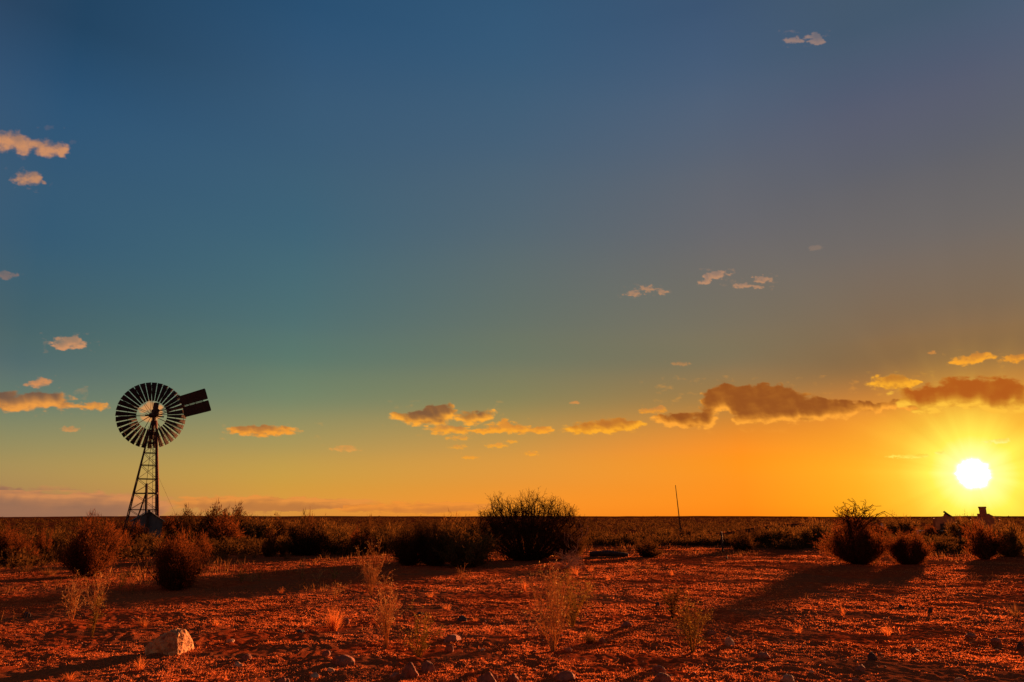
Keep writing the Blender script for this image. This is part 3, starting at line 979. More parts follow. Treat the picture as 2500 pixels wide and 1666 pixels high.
# ------------------------------------------------------------------ windmill
def windmill():
    D = 48.0
    hub = EYE + ray(378, 1012) * D
    bx, by = hub[0], hub[1]
    gz = float(height(bx, by))
    root = empty('windmill', (bx, by, gz))
    tag(root, 'tall dark farm windmill with a many-bladed wheel and a two-panel tail on a lattice tower', 'windmill')
    az = math.atan2(bx, by)
    m = D * 1.5 / 2500
    Hh = hub[2] - gz
    yaw = -az + R(4)
    Rz = Matrix.Rotation(yaw, 3, 'Z')
    hb = 87 * m / 2 * .84               # half width at foot
    ht = .13
    ztop = Hh - .45
    lean = Vector((-.0, 0, 0))
    off = Rz @ Vector((.08, 0, 0))     # foot centre shift, the tower stands slightly left of the wheel

    def corner(sx, sy, t):
        h = hb + (ht - hb) * t
        return Rz @ Vector((sx * h, sy * h, 0)) + Vector((0, 0, ztop * t)) + off * (1 - t)
    cs = [(-1, -1), (1, -1), (1, 1), (-1, 1)]
    for c in cs:
        b = MB(); b.tube([corner(*c, 0), corner(*c, 1)], .045, 4); link('leg', b.mesh('leg'), M['iron'], root)
    lv = [0, .10, .245, .38, .50, .615, .72, .81, .88]
    for a, b_ in zip(lv[1:], lv[2:] + [.95]):
        b = MB()
        for i in range(4):
            b.tube([corner(*cs[i], a), corner(*cs[(i + 1) % 4], a)], .024, 4)
        link('crossbar', b.mesh('crossbar'), M['iron'], root)
    b = MB()
    for a, c in zip(lv, lv[1:] + [.95]):
        for i in range(4):
            b.tube([corner(*cs[i], a), corner(*cs[(i + 1) % 4], c)], .015, 3)
            b.tube([corner(*cs[(i + 1) % 4], a), corner(*cs[i], c)], .015, 3)
    link('bracing', b.mesh('bracing'), M['iron'], root)
    # pump rod and delivery pipe down the tower
    b = MB(); b.tube([off + Vector((0, 0, 0)), Vector((0, 0, ztop))], .016, 4); link('pump_rod', b.mesh('pump_rod'), M['iron'], root)
    b = MB(); b.tube([corner(1, -.7, 0), corner(1, -.7, .5) + Vector((.02, 0, 0)), corner(1, -.8, 1)], [.10, .09, .08], 8); link('pipe', b.mesh('pipe'), M['rustpipe'], root)
    # ladder on one leg
    b = MB()
    l0, l1 = corner(.75, -1, .0), corner(.7, -1, .93)
    w = Rz @ Vector((.14, 0, 0))
    b.tube([l0 - w, l1 - w], .014, 4); b.tube([l0 + w, l1 + w], .014, 4)
    for i in range(26):
        q = l0.lerp(l1, (i + .5) / 26); b.tube([q - w, q + w], .009, 4)
    link('ladder', b.mesh('ladder'), M['iron'], root)
    # service platform under the head
    b = MB()
    b.box((0, 0, ztop - .85), (.62, .62, .05), Rz)
    b.box((0, 0, ztop - 1.6), (.4, .4, .05), Rz)
    for s in (-1, 1):
        b.tube([Rz @ Vector((s * .31, -.31, ztop - .85)), Rz @ Vector((s * .31, -.31, ztop - .45))], .015, 4)
    link('platform', b.mesh('platform'), M['iron'], root)
    # head
    ax = Vector((-.717, .697, 0)).normalized()      # wheel looks away from the viewer
    side = Vector((ax.y, -ax.x, 0)); up = Vector((0, 0, 1))
    Hc = Vector((0, 0, Hh))
    Rh = Matrix((side, ax, up)).transposed()
    b = MB(); b.box(Hc + Vector((0, 0, .12)), (.30, .62, .46), Rh); b.box(Hc + Vector((0, 0, .50)), (.24, .34, .62), Rh)
    b.tube([Vector((0, 0, ztop - 1.3)), Hc - Vector((0, 0, .1))], .12, 8)
    b.tube([Hc - side * .62 - Vector((0, 0, .12)), Hc + side * .62 - Vector((0, 0, .12))], .05, 5)
    link('gearbox', b.mesh('gearbox'), M['iron'], root)
    # wheel
    wc = Hc + ax * .55
    Rw = 172 * m / 2 * .97 / 1.03
    wr = empty('wheel', wc); wr.parent = root

    def wp(r_, a, k=0.0): return side * (math.cos(a) * r_) + up * (math.sin(a) * r_) + ax * k
    b = MB(); b.tube([ax * -.2, ax * .2], .17, 12); b.tube([ax * -.30, ax * -.2], .09, 10); link('hub', b.mesh('hub'), M['iron'], wr)
    nb = 36
    ph = R(3)
    bl = None
    for i in range(nb):
        a = 2 * math.pi * i / nb + ph
        b = MB()
        r0, r1 = Rw * .435, Rw
        tw = .30
        n0 = len(b.v)
        rows = []
        for q in (0, .5, 1):
            rr = r0 + (r1 - r0) * q
            hw = .066 + (.165 - .066) * q
            c = wp(rr, a); t = side * -math.sin(a) + up * math.cos(a)
            for s in (-1, -.33, .33, 1):
                b.v.append(tuple(c + t * (s * hw) + ax * (s * hw * tw + .02 * (1 - s * s))))
            rows.append(n0 + len(rows) * 4)
        for k in range(2):
            for s in range(3):
                A = rows[k] + s; B = rows[k + 1] + s
                b.f.append((A, A + 1, B + 1, B))
        me = b.mesh('blade', True)
        o = link('blade', me, M['blade'], wr)
        md = o.modifiers.new('thick', 'SOLIDIFY'); md.thickness = .006
    for rr, nm in ((.69, 'inner_rim'), (.925, 'outer_rim')):
        b = MB(); pts = [wp(Rw * rr, 2 * math.pi * i / 72, -.05) for i in range(73)]
        b.tube(pts, .014, 4, False); link(nm, b.mesh(nm), M['iron'], wr)
    for i in range(12):
        a = 2 * math.pi * i / 12 + R(8); b = MB()
        b.tube([wp(.15, a + .25, .16), wp(Rw * .925, a, -.03)], .014, 4)
        b.tube([wp(.15, a - .25, -.16), wp(Rw * .925, a + .02, -.05)], .014, 4)
        link('spoke', b.mesh('spoke'), M['iron'], wr)
    # tail vane towards the viewer and to the right, hanging slightly rolled on its boom
    bd = -ax
    hv = np.array(hub); bn = np.array(bd)

    def reach(u):
        lo, hi = 0.0, 9.0
        for _ in range(40):
            mid = (lo + hi) / 2; p_ = hv + bn * mid - EYE
            if p_[0] / (p_ @ FWD) / 1.5 * 2500 + 1250 < u: lo = mid
            else: hi = mid
        return lo
    L0, Le = reach(447), reach(518)
    L1 = Le - L0
    VH = 57 * 1.5 / 2500 * float((hv + bn * Le - EYE) @ FWD)
    vup = Vector(np.array([-.275, 0, 0]) + UPV * .96).normalized()
    tl = empty('tail', Hc); tl.parent = root
    def T(l, z): return bd * l + vup * z
    b = MB(); b.tube([T(.3, .16), T(L0, .03)], .035, 5); b.tube([T(.3, -.12), T(L0, -.03)], .030, 5)
    b.tube([T(.3, .0), T(L0 + L1 * .80, .0)], .020, 5)
    for i in range(5):
        q = .6 + i * (L0 - .6) / 4; b.tube([T(q, .12), T(q + .2, -.1)], .012, 4)
    for k in (.25, .5, .8):
        b.tube([T(L0 + L1 * k, -.12), T(L0 + L1 * k, .12)], .022, 4)
    link('boom', b.mesh('boom'), M['iron'], tl)
    e = Le
    for s in (1, -1):
        b = MB(); z0, z1 = .038 * s, VH / 2 * s; c_ = .09 * s
        pts = [(L0 - (.12 if s > 0 else .1), z0), (e - .05, z0), (e, z0 + c_ * .5), (e, z1 - c_), (e - .03, z1 - c_ * .35), (e - .10, z1),
               (L0 + .0, z1), (L0 - .10, z1 + (.10 if s > 0 else -.0)), (L0 - .22, z1 - c_ * 2)]
        b.poly([T(l, z) for l, z in pts], .01, bd.cross(vup))
        o = link('vane', b.mesh('vane'), M['blade'], tl)
        b = MB()
        for q in (.2, .5, .8): b.tube([T(L0 + L1 * q, z0) , T(L0 + L1 * q, z1)], .016, 4)
        link('stiffener', b.mesh('stiffener'), M['iron'], o)
    return root, hub, off


WR, HUB, WOFF = windmill()


def guy():
    p = EYE + ray(387, 1165) * 47.2; q = ground(424, 1318)
    q = EYE + ray(431, 1262) * 47.2 ; d = q - p; t = (0.0 - p[2]) / d[2]; q = p + d * t
    b = MB(); b.tube([p, q], .006, 4)
    o = link('guy_wire', b.mesh('guy_wire'), M['iron']); 
    o.parent = WR; o.matrix_parent_inverse = Matrix.Translation(WR.location).inverted()


guy()


def standpipe():
    D = 45.5
    t = EYE + ray(358, 1181) * D; b0 = EYE + ray(359.5, 1290) * D
    z = float(height(t[0], t[1]))
    root = empty('standpipe', (b0[0], b0[1], z)); tag(root, 'thick upright pole with a slanting prop inside the windmill tower', 'pole')
    b = MB(); b.tube([(0, 0, -.1), (t[0] - b0[0], t[1] - b0[1], t[2] - z)], .085, 8); link('post', b.mesh('post'), M['timber'], root)
    s = EYE + ray(356, 1206) * D; e = EYE + ray(318, 1310) * D
    b = MB(); b.tube([s - np.array(root.location), (e[0] - b0[0], e[1] - b0[1], -.05)], .05, 6); link('prop', b.mesh('prop'), M['timber'], root)
    b = MB(); b.box((-.05, 0, (EYE + ray(357, 1204) * D)[2] - z), (.9, .12, .1)); link('crossarm', b.mesh('crossarm'), M['timber'], root)


standpipe()


def shed():
    D = 39.0
    c = EYE + ray(360, 1280) * D; m = D * 1.5 / 2500
    z = float(height(c[0], c[1]))
    root = empty('pump_shed', (c[0], c[1], z), R(29)); tag(root, 'small grey sheet metal shed with a peaked roof at the windmill foot', 'shed')
    za = (EYE + ray(362, 1247) * D)[2] - z; ze = (EYE + ray(362, 1271) * D)[2] - z
    w = 82 * m / 2 * .92; dep = 1.9
    b = MB(); b.poly([(-w + .12, 0, -.05), (w - .12, 0, -.05), (w - .12, 0, ze), (0, 0, za - .05), (-w + .12, 0, ze)], .03, (0, 1, 0))
    b.poly([(-w + .12, dep, -.05), (w - .12, dep, -.05), (w - .12, dep, ze), (0, dep, za - .05), (-w + .12, dep, ze)], .03, (0, 1, 0))
    for s in (-1, 1): b.box((s * (w - .12), dep / 2, ze / 2 - .03), (.03, dep, ze))
    link('wall', b.mesh('wall'), M['sheet'], root)
    for s in (-1, 1):
        b = MB(); n = 26
        # corrugated sheet
        A = Vector((0, -.12, za)); E = Vector((s * w, -.12, ze - .07))
        nv = len(b.v)
        for j in range(n + 1):
            y = (dep + .24) * j / n; dz = .02 * (j % 2)
            b.v.append((A.x, A.y + y, A.z + dz)); b.v.append((E.x, E.y + y, E.z + dz))
        for j in range(n): b.f.append((nv + 2 * j, nv + 2 * j + 1, nv + 2 * j + 3, nv + 2 * j + 2))
        o = link('roof', b.mesh('roof'), M['sheet'], root); md = o.modifiers.new('t', 'SOLIDIFY'); md.thickness = .012
    b = MB(); b.box((0, -.10, za / 2), (.12, .1, za + .06)); link('post', b.mesh('post'), M['timber'], root)
    b = MB(); b.box((.42, -.03, .6), (.6, .02, 1.2)); link('door', b.mesh('door'), M['sheet'], root)


shed()


# ------------------------------------------------------------------ pole, posts, log, rails
def leaning_pole():
    b0 = ground(1664, 1316); D = float(np.dot(b0 - EYE, FWD))
    t = EYE + ray(1649, 1185) * D
    root = empty('leaning_pole', b0); tag(root, 'tall thin pole leaning left against the orange sky', 'pole')
    d = Vector(t - b0)
    b = MB(); b.tube([Vector((0, 0, -.1)), d * .5, d], [.042, .036, .022], 6); link('shaft', b.mesh('shaft'), M['iron'], root)
    b = MB(); b.box(Vector((-.02, 0, .32)), (.16, .16, .75)); link('base', b.mesh('base'), M['timber'], root)


leaning_pole()


def post(u, bv, tv, rad, label, kind='timber', tilt=0):
    p = ground(u, bv); m = mpp(p); h = (bv - tv) * m
    b = MB(); b.tube([(0, 0, -.1), (tilt * h * .5 + .01, 0, h * .5), (tilt * h, 0, h)], [rad * 1.1, rad, rad * .9], 8)
    o = link('fence_post', b.mesh('fence_post'), M['iron'], None, p)
    tag(o, label, 'fence post')


post(1765, 1348, 1300, .045, 'black fence post on the open ground left of the earth mound', tilt=-.02)
post(1774, 1367, 1359, .03, 'short black stub just below the black fence post')
post(2349, 1342, 1297, .03, 'thin dark stake below the left ruin', tilt=-.03)


def log():
    b = MB()
    a = ground(1440, 1360); c = ground(1534, 1361)
    b.tube([a + [0, 0, .10], (a + c) / 2 + [0, 0, .13], c + [0, 0, .07]], [.10, .11, .07], 9)
    o = link('log', b.mesh('log', True), M['timber']); tag(o, 'dark log lying flat right of the big bare-topped bush', 'log')


log()


def rail(posts, rails, label):
    p0 = ground(*posts[0][:2]); root = empty('rail_fence', p0); tag(root, label, 'fence')
    for (u, bv, tv) in posts:
        p = ground(u, bv); h = (bv - tv) * mpp(p); b = MB(); b.box(Vector(p - p0) + Vector((0, 0, h / 2 - .05)), (.13, .13, h + .1))
        link('post', b.mesh('post'), M['palerail'], root)
    for (u0, u1, bv, rv) in rails:
        a = ground(u0, bv); c = ground(u1, bv); h = (bv - rv) * mpp(a)
        b = MB(); b.tube([Vector(a - p0) + Vector((0, 0, h)), Vector(c - p0) + Vector((0, 0, h))], .05, 6)
        link('rail', b.mesh('rail'), M['palerail'], root)


rail([(2156, 1302, 1279), (2176, 1302, 1280), (2180, 1302, 1290)], [(2142, 2190, 1302, 1293)], 'short pale rail fence with two posts right of the bare-shooted shrub')
rail([(1953, 1298, 1280), (1960, 1298, 1279), (1967, 1298, 1281)], [(1950, 1970, 1298, 1286), (1950, 1970, 1298, 1291)], 'tiny pale rail fence seen above the wide dark bush')
rail([(2196, 1306, 1296), (2240, 1306, 1296), (2285, 1306, 1296)], [(2190, 2372, 1306, 1297)], 'long low pipe rail running towards the ruins')


# ------------------------------------------------------------------ ruins
def ruin(u, bv, outline, wide_v, label, depth=3.5, holes=()):
    p = ground(u, bv); m = mpp(p)
    yaw = -math.atan2(p[0], p[1])
    root = empty('ruined_house', p, yaw); tag(root, label, 'ruin')

    def q(a, v, y): return (((a - u) * m), y, (bv - v) * m)
    b = MB(); b.poly([q(a, v, 0) for a, v in outline], .35, (0, 1, 0)); link('gable_wall', b.mesh('gable_wall'), M['ruinstone'], root)
    return root, q, m


ro, q, m = ruin(2312, 1305, [(2291, 1307), (2291, 1268), (2296, 1265), (2310, 1262), (2312, 1257), (2318, 1254), (2334, 1266), (2334, 1307)], 0,
                'left ruin with a broken pointed wall on the skyline below the sun')
b = MB(); b.box(q(2291, 1287, 1.6), (.35, 2.8, 38 * m)); b.box(q(2333, 1292, 1.2), (.33, 2.0, 28 * m)); link('side_wall', b.mesh('side_wall'), M['ruinstone'], ro)
b = MB(); b.tube([q(2324, 1262, -.25), q(2312, 1251, -.25)], .09, 5); b.tube([q(2330, 1268, .25), q(2314, 1252, .25)], .06, 5); link('roof_beam', b.mesh('roof_beam'), M['timber'], ro)
b = MB(); b.box(q(2311, 1290, -.19), (.75, .06, 20 * m)); link('doorway', b.mesh('doorway'), M['stone_dark'], ro)
ro, q, m = ruin(2413, 1305, [(2384, 1307), (2384, 1270), (2392, 1264), (2401, 1260), (2419, 1260), (2420, 1256), (2438, 1266), (2440, 1307)], 0,
                'right ruin with a square chimney standing under the sun')
b = MB(); b.box(q(2409.5, 1251, .05), (15 * m, .75, 22 * m)); b.box(q(2409.5, 1241, .05), (17 * m, .85, 3.5 * m)); b.box(q(2409.5, 1278, .3), (26 * m, 1.1, 44 * m)); link('chimney', b.mesh('chimney'), M['ruinstone'], ro)
b = MB(); b.box(q(2385, 1288, 1.6), (.35, 2.8, 36 * m)); b.box(q(2439, 1288, 1.6), (.33, 2.8, 36 * m)); link('side_wall', b.mesh('side_wall'), M['ruinstone'], ro)


# ------------------------------------------------------------------ clouds, far away emissive sheets with sunlight baked into their colour
def cloud_mat():
    m, nt, out = newmat('cloud_baked_glow'); L = nt.links.new
    at = N(nt, 'ShaderNodeVertexColor', layer_name='baked_glow')
    em = N(nt, 'ShaderNodeEmission'); tr = N(nt, 'ShaderNodeBsdfTransparent'); mx = N(nt, 'ShaderNodeMixShader')
    L(at.outputs['Color'], em.inputs['Color']); L(at.outputs['Alpha'], mx.inputs[0])
    L(tr.outputs[0], mx.inputs[1]); L(em.outputs[0], mx.inputs[2]); L(mx.outputs[0], out.inputs['Surface'])
    return m


M['cloud'] = cloud_mat()


def cloud(name, blobs, lit, dark, label, opac=1.0, dist=6000, thick=1.0, seed=1, edge=.45, stretch=2.2, fs=1.0, step=1.7, group=None, soft=.48):
    """blobs: (u, v, ru, rv) ellipses; sun-side glow and self-shade are baked into the vertex colours"""
    B = np.array(blobs, float)
    B[:, 2] *= 1.14; B[:, 3] *= 1.34
    pad = 1.35
    u0 = (B[:, 0] - B[:, 2] * pad).min(); u1 = (B[:, 0] + B[:, 2] * pad).max()
    v0 = (B[:, 1] - B[:, 3] * pad).min(); v1 = min((B[:, 1] + B[:, 3] * pad).max(), 1275)
    su = max(step, (u1 - u0) / 420)
    us = np.arange(u0, u1 + su, su); vs = np.arange(v0, v1 + step, step)
    U, Vv = np.meshgrid(us, vs)
    den = np.zeros_like(U)
    hs = max(6.0, float(np.median(B[:, 3]))) * fs
    wu = U + hs * .5 * fbm(U / (hs * 1.9) + seed, Vv / (hs * 1.0) + seed * 1.7, 3)
    wv = Vv + hs * .32 * fbm(U / (hs * 1.9) - seed, Vv / (hs * 1.0) + seed * 3.1, 3)
    for (a, b, c, d) in B:
        q = ((wu - a) / c) ** 2 + ((wv - b) / d) ** 2
        den = np.maximum(den, 1 - q) if False else den + np.clip(1 - q, 0, 1) * .95
    den = np.minimum(den, 1.25)
    n = fbm(U / (hs * stretch) + seed * 5.1, Vv / hs + seed * 2.3, 5, .58)
    den = den - edge * (.12 - n * 1.15) * (1.25 - den * .6) * (.26 + .74 * sstep(0, .3, den))
    den = den - .06 * (1 - sstep(0, .12, den))
    den = np.clip(den, 0, 1.3)
    # optical depth towards the sun
    cu, cv = U.mean(), Vv.mean()
    du, dv = 2375 - U, 1157 + 40 - Vv
    nn = np.hypot(du, dv) + 1e-6; du = du / nn * .35; dv = np.sign(dv) * np.maximum(np.abs(dv / nn), .75)
    tau = np.zeros_like(den)
    for k in range(1, 9):
        off = k * hs * .22
        iu = np.clip(((U + du * off - u0) / su).astype(int), 0, len(us) - 1); iv = np.clip(((Vv + dv * off - v0) / step).astype(int), 0, len(vs) - 1)
        tau += den[iv, iu] * .13
    li = np.exp(-(thick * 1.15 * tau * (1 + .25 * n)) ** 2.2)
    li = np.clip(li * (.92 + .50 * n) + .10 * np.clip(.4 - den, 0, 1), 0, 1)
    lit = np.array(s2l(lit)); dark = np.array(s2l(dark))
    C = dark + (lit - dark) * li[..., None]  # lit rims and shaded cores painted into the emission colour
    al = sstep(0.0, soft + .32, den) * opac
    c = ray((u0 + u1) / 2, (v0 + v1) / 2); c = c / np.linalg.norm(c)
    dirs = np.array([1.0, 0, 0]) * ((U - 1250) / 2500 * 1.5)[..., None] + FWD + UPV * (-(Vv - 833) / 2500 * 1.5)[..., None]
    t = dist / (dirs @ c)
    P = EYE + dirs * t[..., None]
    cen = EYE + c * dist
    nv, nu = U.shape
    i = np.arange(nv - 1)[:, None]; j = np.arange(nu - 1)[None]
    F = np.stack([i * nu + j, i * nu + j + 1, (i + 1) * nu + j + 1, (i + 1) * nu + j], -1).reshape(-1, 4)
    keep = al.ravel()[F].max(1) > .02
    F = F[keep]
    used, inv = np.unique(F, return_inverse=True)
    Vt = (P.reshape(-1, 3) - cen)[used]; F = inv.reshape(-1, 4)
    me = np_mesh('cloud', Vt, F)
    ca = me.color_attributes.new('baked_glow', 'FLOAT_COLOR', 'POINT')
    rgba = np.concatenate([C.reshape(-1, 3), al.reshape(-1, 1)], 1)[used].astype(np.float32)
    ca.data.foreach_set('color', rgba.ravel())
    o = link(name, me, M['cloud'], None, cen)
    tag(o, label, 'cloud', group)
    return o


PK = ((222, 150, 105), (128, 106, 105)); OR = ((250, 160, 70), (158, 100, 58)); HOT = ((255, 178, 60), (150, 82, 28)); YL = ((255, 235, 95), (255, 200, 60))
cloud('cloud', [(12, 345, 50, 27), (66, 352, 36, 20), (120, 362, 44, 22), (152, 374, 16, 12)], (212, 146, 98), (128, 106, 100), 'wide peach cloud at the upper left edge of the sky', .9, seed=1, edge=.5, thick=.7, stretch=1.4, soft=.85)
cloud('cloud', [(66, 438, 40, 18), (98, 440, 12, 9)], (202, 142, 98), (128, 106, 100), 'small round peach cloud just below the one at the upper left edge', .85, seed=2, thick=.7, stretch=1.4, soft=.85)
cloud('cloud', [(16, 673, 28, 9)], (150, 118, 105), (120, 108, 105), 'faint mauve cloud wisp at the left edge halfway up', .6, seed=3)
cloud('cloud', [(170, 838, 48, 13), (180, 828, 22, 9), (145, 848, 24, 6)], (222, 152, 100), (150, 122, 100), 'small orange wisp above left of the windmill wheel', .85, seed=4)
cloud('cloud', [(92, 936, 36, 11)], (222, 145, 85), (150, 115, 90), 'small orange cloud above the long flat one left of the windmill', .85, seed=5)
cloud('cloud', [(60, 982, 100, 20), (120, 975, 62, 18), (20, 985, 50, 18), (150, 990, 40, 8)], (240, 156, 66), (112, 84, 68), 'long flat grey-orange cloud left of the windmill wheel', .95, seed=6, thick=1.1)
cloud('cloud', [(222, 993, 48, 10)], (240, 156, 58), (165, 115, 75), 'thin orange tail of cloud just left of the windmill wheel', .9, seed=7)
cloud('cloud', [(170, 1048, 24, 6)], (220, 148, 80), (180, 130, 80), 'tiny orange wisp low left of the windmill wheel', .7, seed=8)
cloud('cloud', [(368, 994, 26, 14), (366, 1024, 20, 14), (388, 1008, 14, 10)], (235, 155, 85), (190, 132, 80), 'orange cloud seen through the open centre of the windmill wheel', .8, seed=9)
cloud('cloud', [(645, 1053, 94, 12), (630, 1048, 42, 9), (590, 1052, 34, 7)], (250, 159, 50), (140, 92, 60), 'small flat orange cloud right of the windmill tail', .95, seed=10, thick=.8)
cloud('cloud', [(842, 1096, 42, 6)], (235, 160, 75), (200, 140, 75), 'thin orange wisp between the windmill and the middle cloud group', .7, seed=11)
cloud('cloud', [(1000, 1018, 52, 12), (1062, 1014, 60, 19), (1075, 1000, 40, 12), (1035, 1030, 50, 10), (1150, 1020, 36, 16), (1190, 1014, 26, 12)], (255, 169, 53), (128, 88, 58), 'grey-topped orange cloud, largest of the middle group', 1, seed=12, thick=1.2)
cloud('cloud', [(1090, 1050, 54, 11), (1130, 1052, 24, 8)], (252, 166, 48), (180, 120, 65), 'flat orange cloud under the largest of the middle group', .95, seed=13)
cloud('cloud', [(1232, 1044, 50, 12), (1290, 1050, 58, 9), (1232, 1030, 14, 8), (1180, 1054, 44, 6), (1330, 1052, 22, 7)], (255, 166, 45), (190, 118, 58), 'long ragged orange cloud right of the middle group', .95, seed=14, thick=.7)
cloud('cloud', [(1119, 1092, 24, 5), (1118, 1070, 34, 5)], (242, 162, 50), (210, 140, 70), 'tiny wisps below the flat orange cloud of the middle group', .75, seed=15)
cloud('cloud', [(1212, 1088, 30, 6), (1248, 1079, 18, 4)], (248, 166, 46), (225, 145, 65), 'two tiny orange wisps below the ragged orange cloud', .9, seed=16)
cloud('cloud', [(1150, 1118, 26, 4), (1300, 1108, 18, 5)], (250, 164, 45), (230, 145, 60), 'lowest tiny orange wisps of the middle group', .85, seed=17)
cloud('cloud', [(1460, 1046, 90, 13), (1510, 1036, 60, 14), (1410, 1052, 40, 9), (1540, 1036, 36, 9)], (255, 172, 45), (178, 104, 45), 'single orange cloud above the open plain right of the middle group', 1, seed=18, thick=.9)
cloud('cloud', [(1404, 984, 14, 4)], (235, 150, 70), (190, 125, 70), 'tiny fleck alone above the left end of the single orange cloud', .7, seed=19)
cloud('cloud', [(1590, 1004, 34, 7), (1612, 996, 16, 5)], (240, 154, 46), (190, 125, 70), 'tiny fleck above the left end of the largest cloud', .85, seed=39)
cloud('cloud', [(1640, 1026, 52, 14), (1700, 1024, 60, 20), (1690, 1036, 44, 10), (1800, 975, 86, 30), (1860, 982, 80, 36), (1780, 965, 60, 22), (1920, 985, 70, 32), (1985, 996, 70, 22),
                 (2050, 996, 74, 17), (2110, 996, 60, 13), (1930, 1012, 80, 18), (1850, 1024, 60, 12), (1830, 1014, 50, 16), (2170, 990, 64, 12), (1740, 990, 34, 16), (2215, 992, 50, 7), (1880, 955, 40, 18), (2000, 1016, 80, 11)],
      (255, 166, 56), (150, 82, 32), 'largest cloud, dark brown with glowing golden underside, right of centre', 1, seed=20, thick=1.2, edge=.6, fs=.8, dist=6400)
cloud('cloud', [(2165, 935, 52, 15), (2205, 938, 40, 12), (2185, 925, 30, 10), (2240, 934, 14, 5)], (255, 176, 45), (178, 108, 45), 'small golden cloud above the right end of the largest cloud', 1, seed=21, thick=.8)
cloud('cloud', [(2240, 960, 66, 18), (2330, 948, 70, 24), (2410, 945, 80, 24), (2470, 955, 60, 26), (2300, 975, 80, 20), (2380, 980, 90, 22), (2460, 985, 70, 20), (2240, 985, 60, 14), (2250, 1005, 40, 7)],
      (255, 192, 62), (180, 92, 28), 'big golden-bottomed cloud at the right edge above the sun', 1, seed=22, thick=1.35, edge=.5, fs=.8)
cloud('cloud', [(2352, 882, 34, 9), (2400, 870, 34, 9), (2380, 876, 30, 8)], (255, 169, 45), (195, 125, 55), 'ragged orange cloud high above the sun', .95, seed=23)
cloud('cloud', [(2470, 878, 36, 8), (2490, 870, 24, 6)], (245, 159, 45), (190, 122, 55), 'ragged orange cloud at the right edge high above the sun', .9, seed=24)
cloud('cloud', [(2218, 1115, 54, 4), (2250, 1112, 22, 4)], YL[0], YL[1], 'thin yellow wisp left of the sun', .9, seed=25)
cloud('cloud', [(2296, 1106, 15, 4)], (255, 245, 120), YL[1], 'tiny bright yellow wisp close to the upper left of the sun', .95, seed=26)
cloud('cloud', [(2430, 1078, 34, 5), (2452, 1076, 14, 5)], (255, 245, 130), (255, 215, 80), 'bright yellow wisp just above the sun', .95, seed=27)
cloud('cloud', [(1740, 675, 26, 8), (1760, 668, 24, 7), (1720, 688, 16, 6)], (205, 148, 108), (150, 122, 108), 'small broken peach cloud, upper middle right', .75, seed=28, edge=.7)
cloud('cloud', [(1812, 698, 24, 6), (1860, 682, 26, 8), (1850, 700, 18, 4)], (200, 145, 105), (150, 122, 108), 'thin peach flecks right of the small broken peach cloud', .7, seed=29, edge=.7)
cloud('cloud', [(1580, 706, 30, 7), (1548, 718, 26, 6), (1618, 713, 14, 6)], (198, 142, 100), (150, 122, 105), 'thin broken peach cloud left of the small broken peach cloud', .75, seed=30, edge=.7)
cloud('cloud', [(1990, 94, 26, 12), (1996, 100, 18, 8), (1940, 100, 26, 8)], (178, 140, 120), (128, 116, 118), 'faint pinkish cloud high in the upper right of the sky', .6, seed=31, edge=.7)
cloud('cloud', [(1990, 606, 20, 6)], (150, 125, 108), (140, 120, 108), 'very faint wisp right of the thin peach flecks', .5, seed=32)
cloud('cloud', [(1662, 889, 26, 5)], (190, 135, 80), (160, 120, 80), 'tiny wisp high above the largest cloud', .7, seed=33)
cloud('cloud', [(2274, 861, 12, 4)], (215, 140, 65), (180, 120, 60), 'tiny fleck left of the ragged orange cloud', .8, seed=34)
cloud('cloud_bank', [(80, 1232, 230, 34), (260, 1226, 160, 22), (-60, 1222, 160, 30), (330, 1240, 90, 20), (120, 1250, 260, 18)], (212, 138, 84), (140, 102, 84), 'long mauve cloud bank lying on the skyline behind the windmill', .85, seed=40, thick=.9, edge=.3, fs=.7, stretch=7, dist=7500, step=1.5, soft=.4)
cloud('cloud_bank', [(640, 1232, 190, 18), (560, 1228, 170, 14), (790, 1228, 160, 10), (700, 1240, 60, 8)], (232, 145, 65), (170, 108, 62), 'mauve cloud bank low over the plain right of the windmill', .85, seed=41, thick=.8, edge=.3, fs=.8, stretch=7, dist=7500, step=1.5, soft=.4)
cloud('cloud_bank', [(1000, 1240, 200, 12), (1120, 1236, 110, 8), (900, 1240, 90, 6)], (240, 145, 55), (195, 118, 55), 'thin mauve cloud streak ending at the big bare-topped bush', .85, seed=42, thick=.8, edge=.3, stretch=7, dist=7500, step=1.5, soft=.4)


# ------------------------------------------------------------------ world
w = bpy.data.worlds.new('World'); scene.world = w; w.use_nodes = True
nt = w.node_tree; nt.nodes.clear(); L = nt.links.new
out = N(nt, 'ShaderNodeOutputWorld'); bg = N(nt, 'ShaderNodeBackground'); L(bg.outputs[0], out.inputs[0])
tc = N(nt, 'ShaderNodeTexCoord')
nrm = N(nt, 'ShaderNodeVectorMath', operation='NORMALIZE'); L(tc.outputs['Generated'], nrm.inputs[0])
sep = N(nt, 'ShaderNodeSeparateXYZ'); L(nrm.outputs[0], sep.inputs[0])


def math_(op, a, b=None, clamp=False):
    n = N(nt, 'ShaderNodeMath', operation=op); n.use_clamp = clamp
    for i, q in enumerate((a, b)):
        if q is None: continue
        if isinstance(q, (int, float)): n.inputs[i].default_value = q
        else: L(q, n.inputs[i])
    return n.outputs[0]


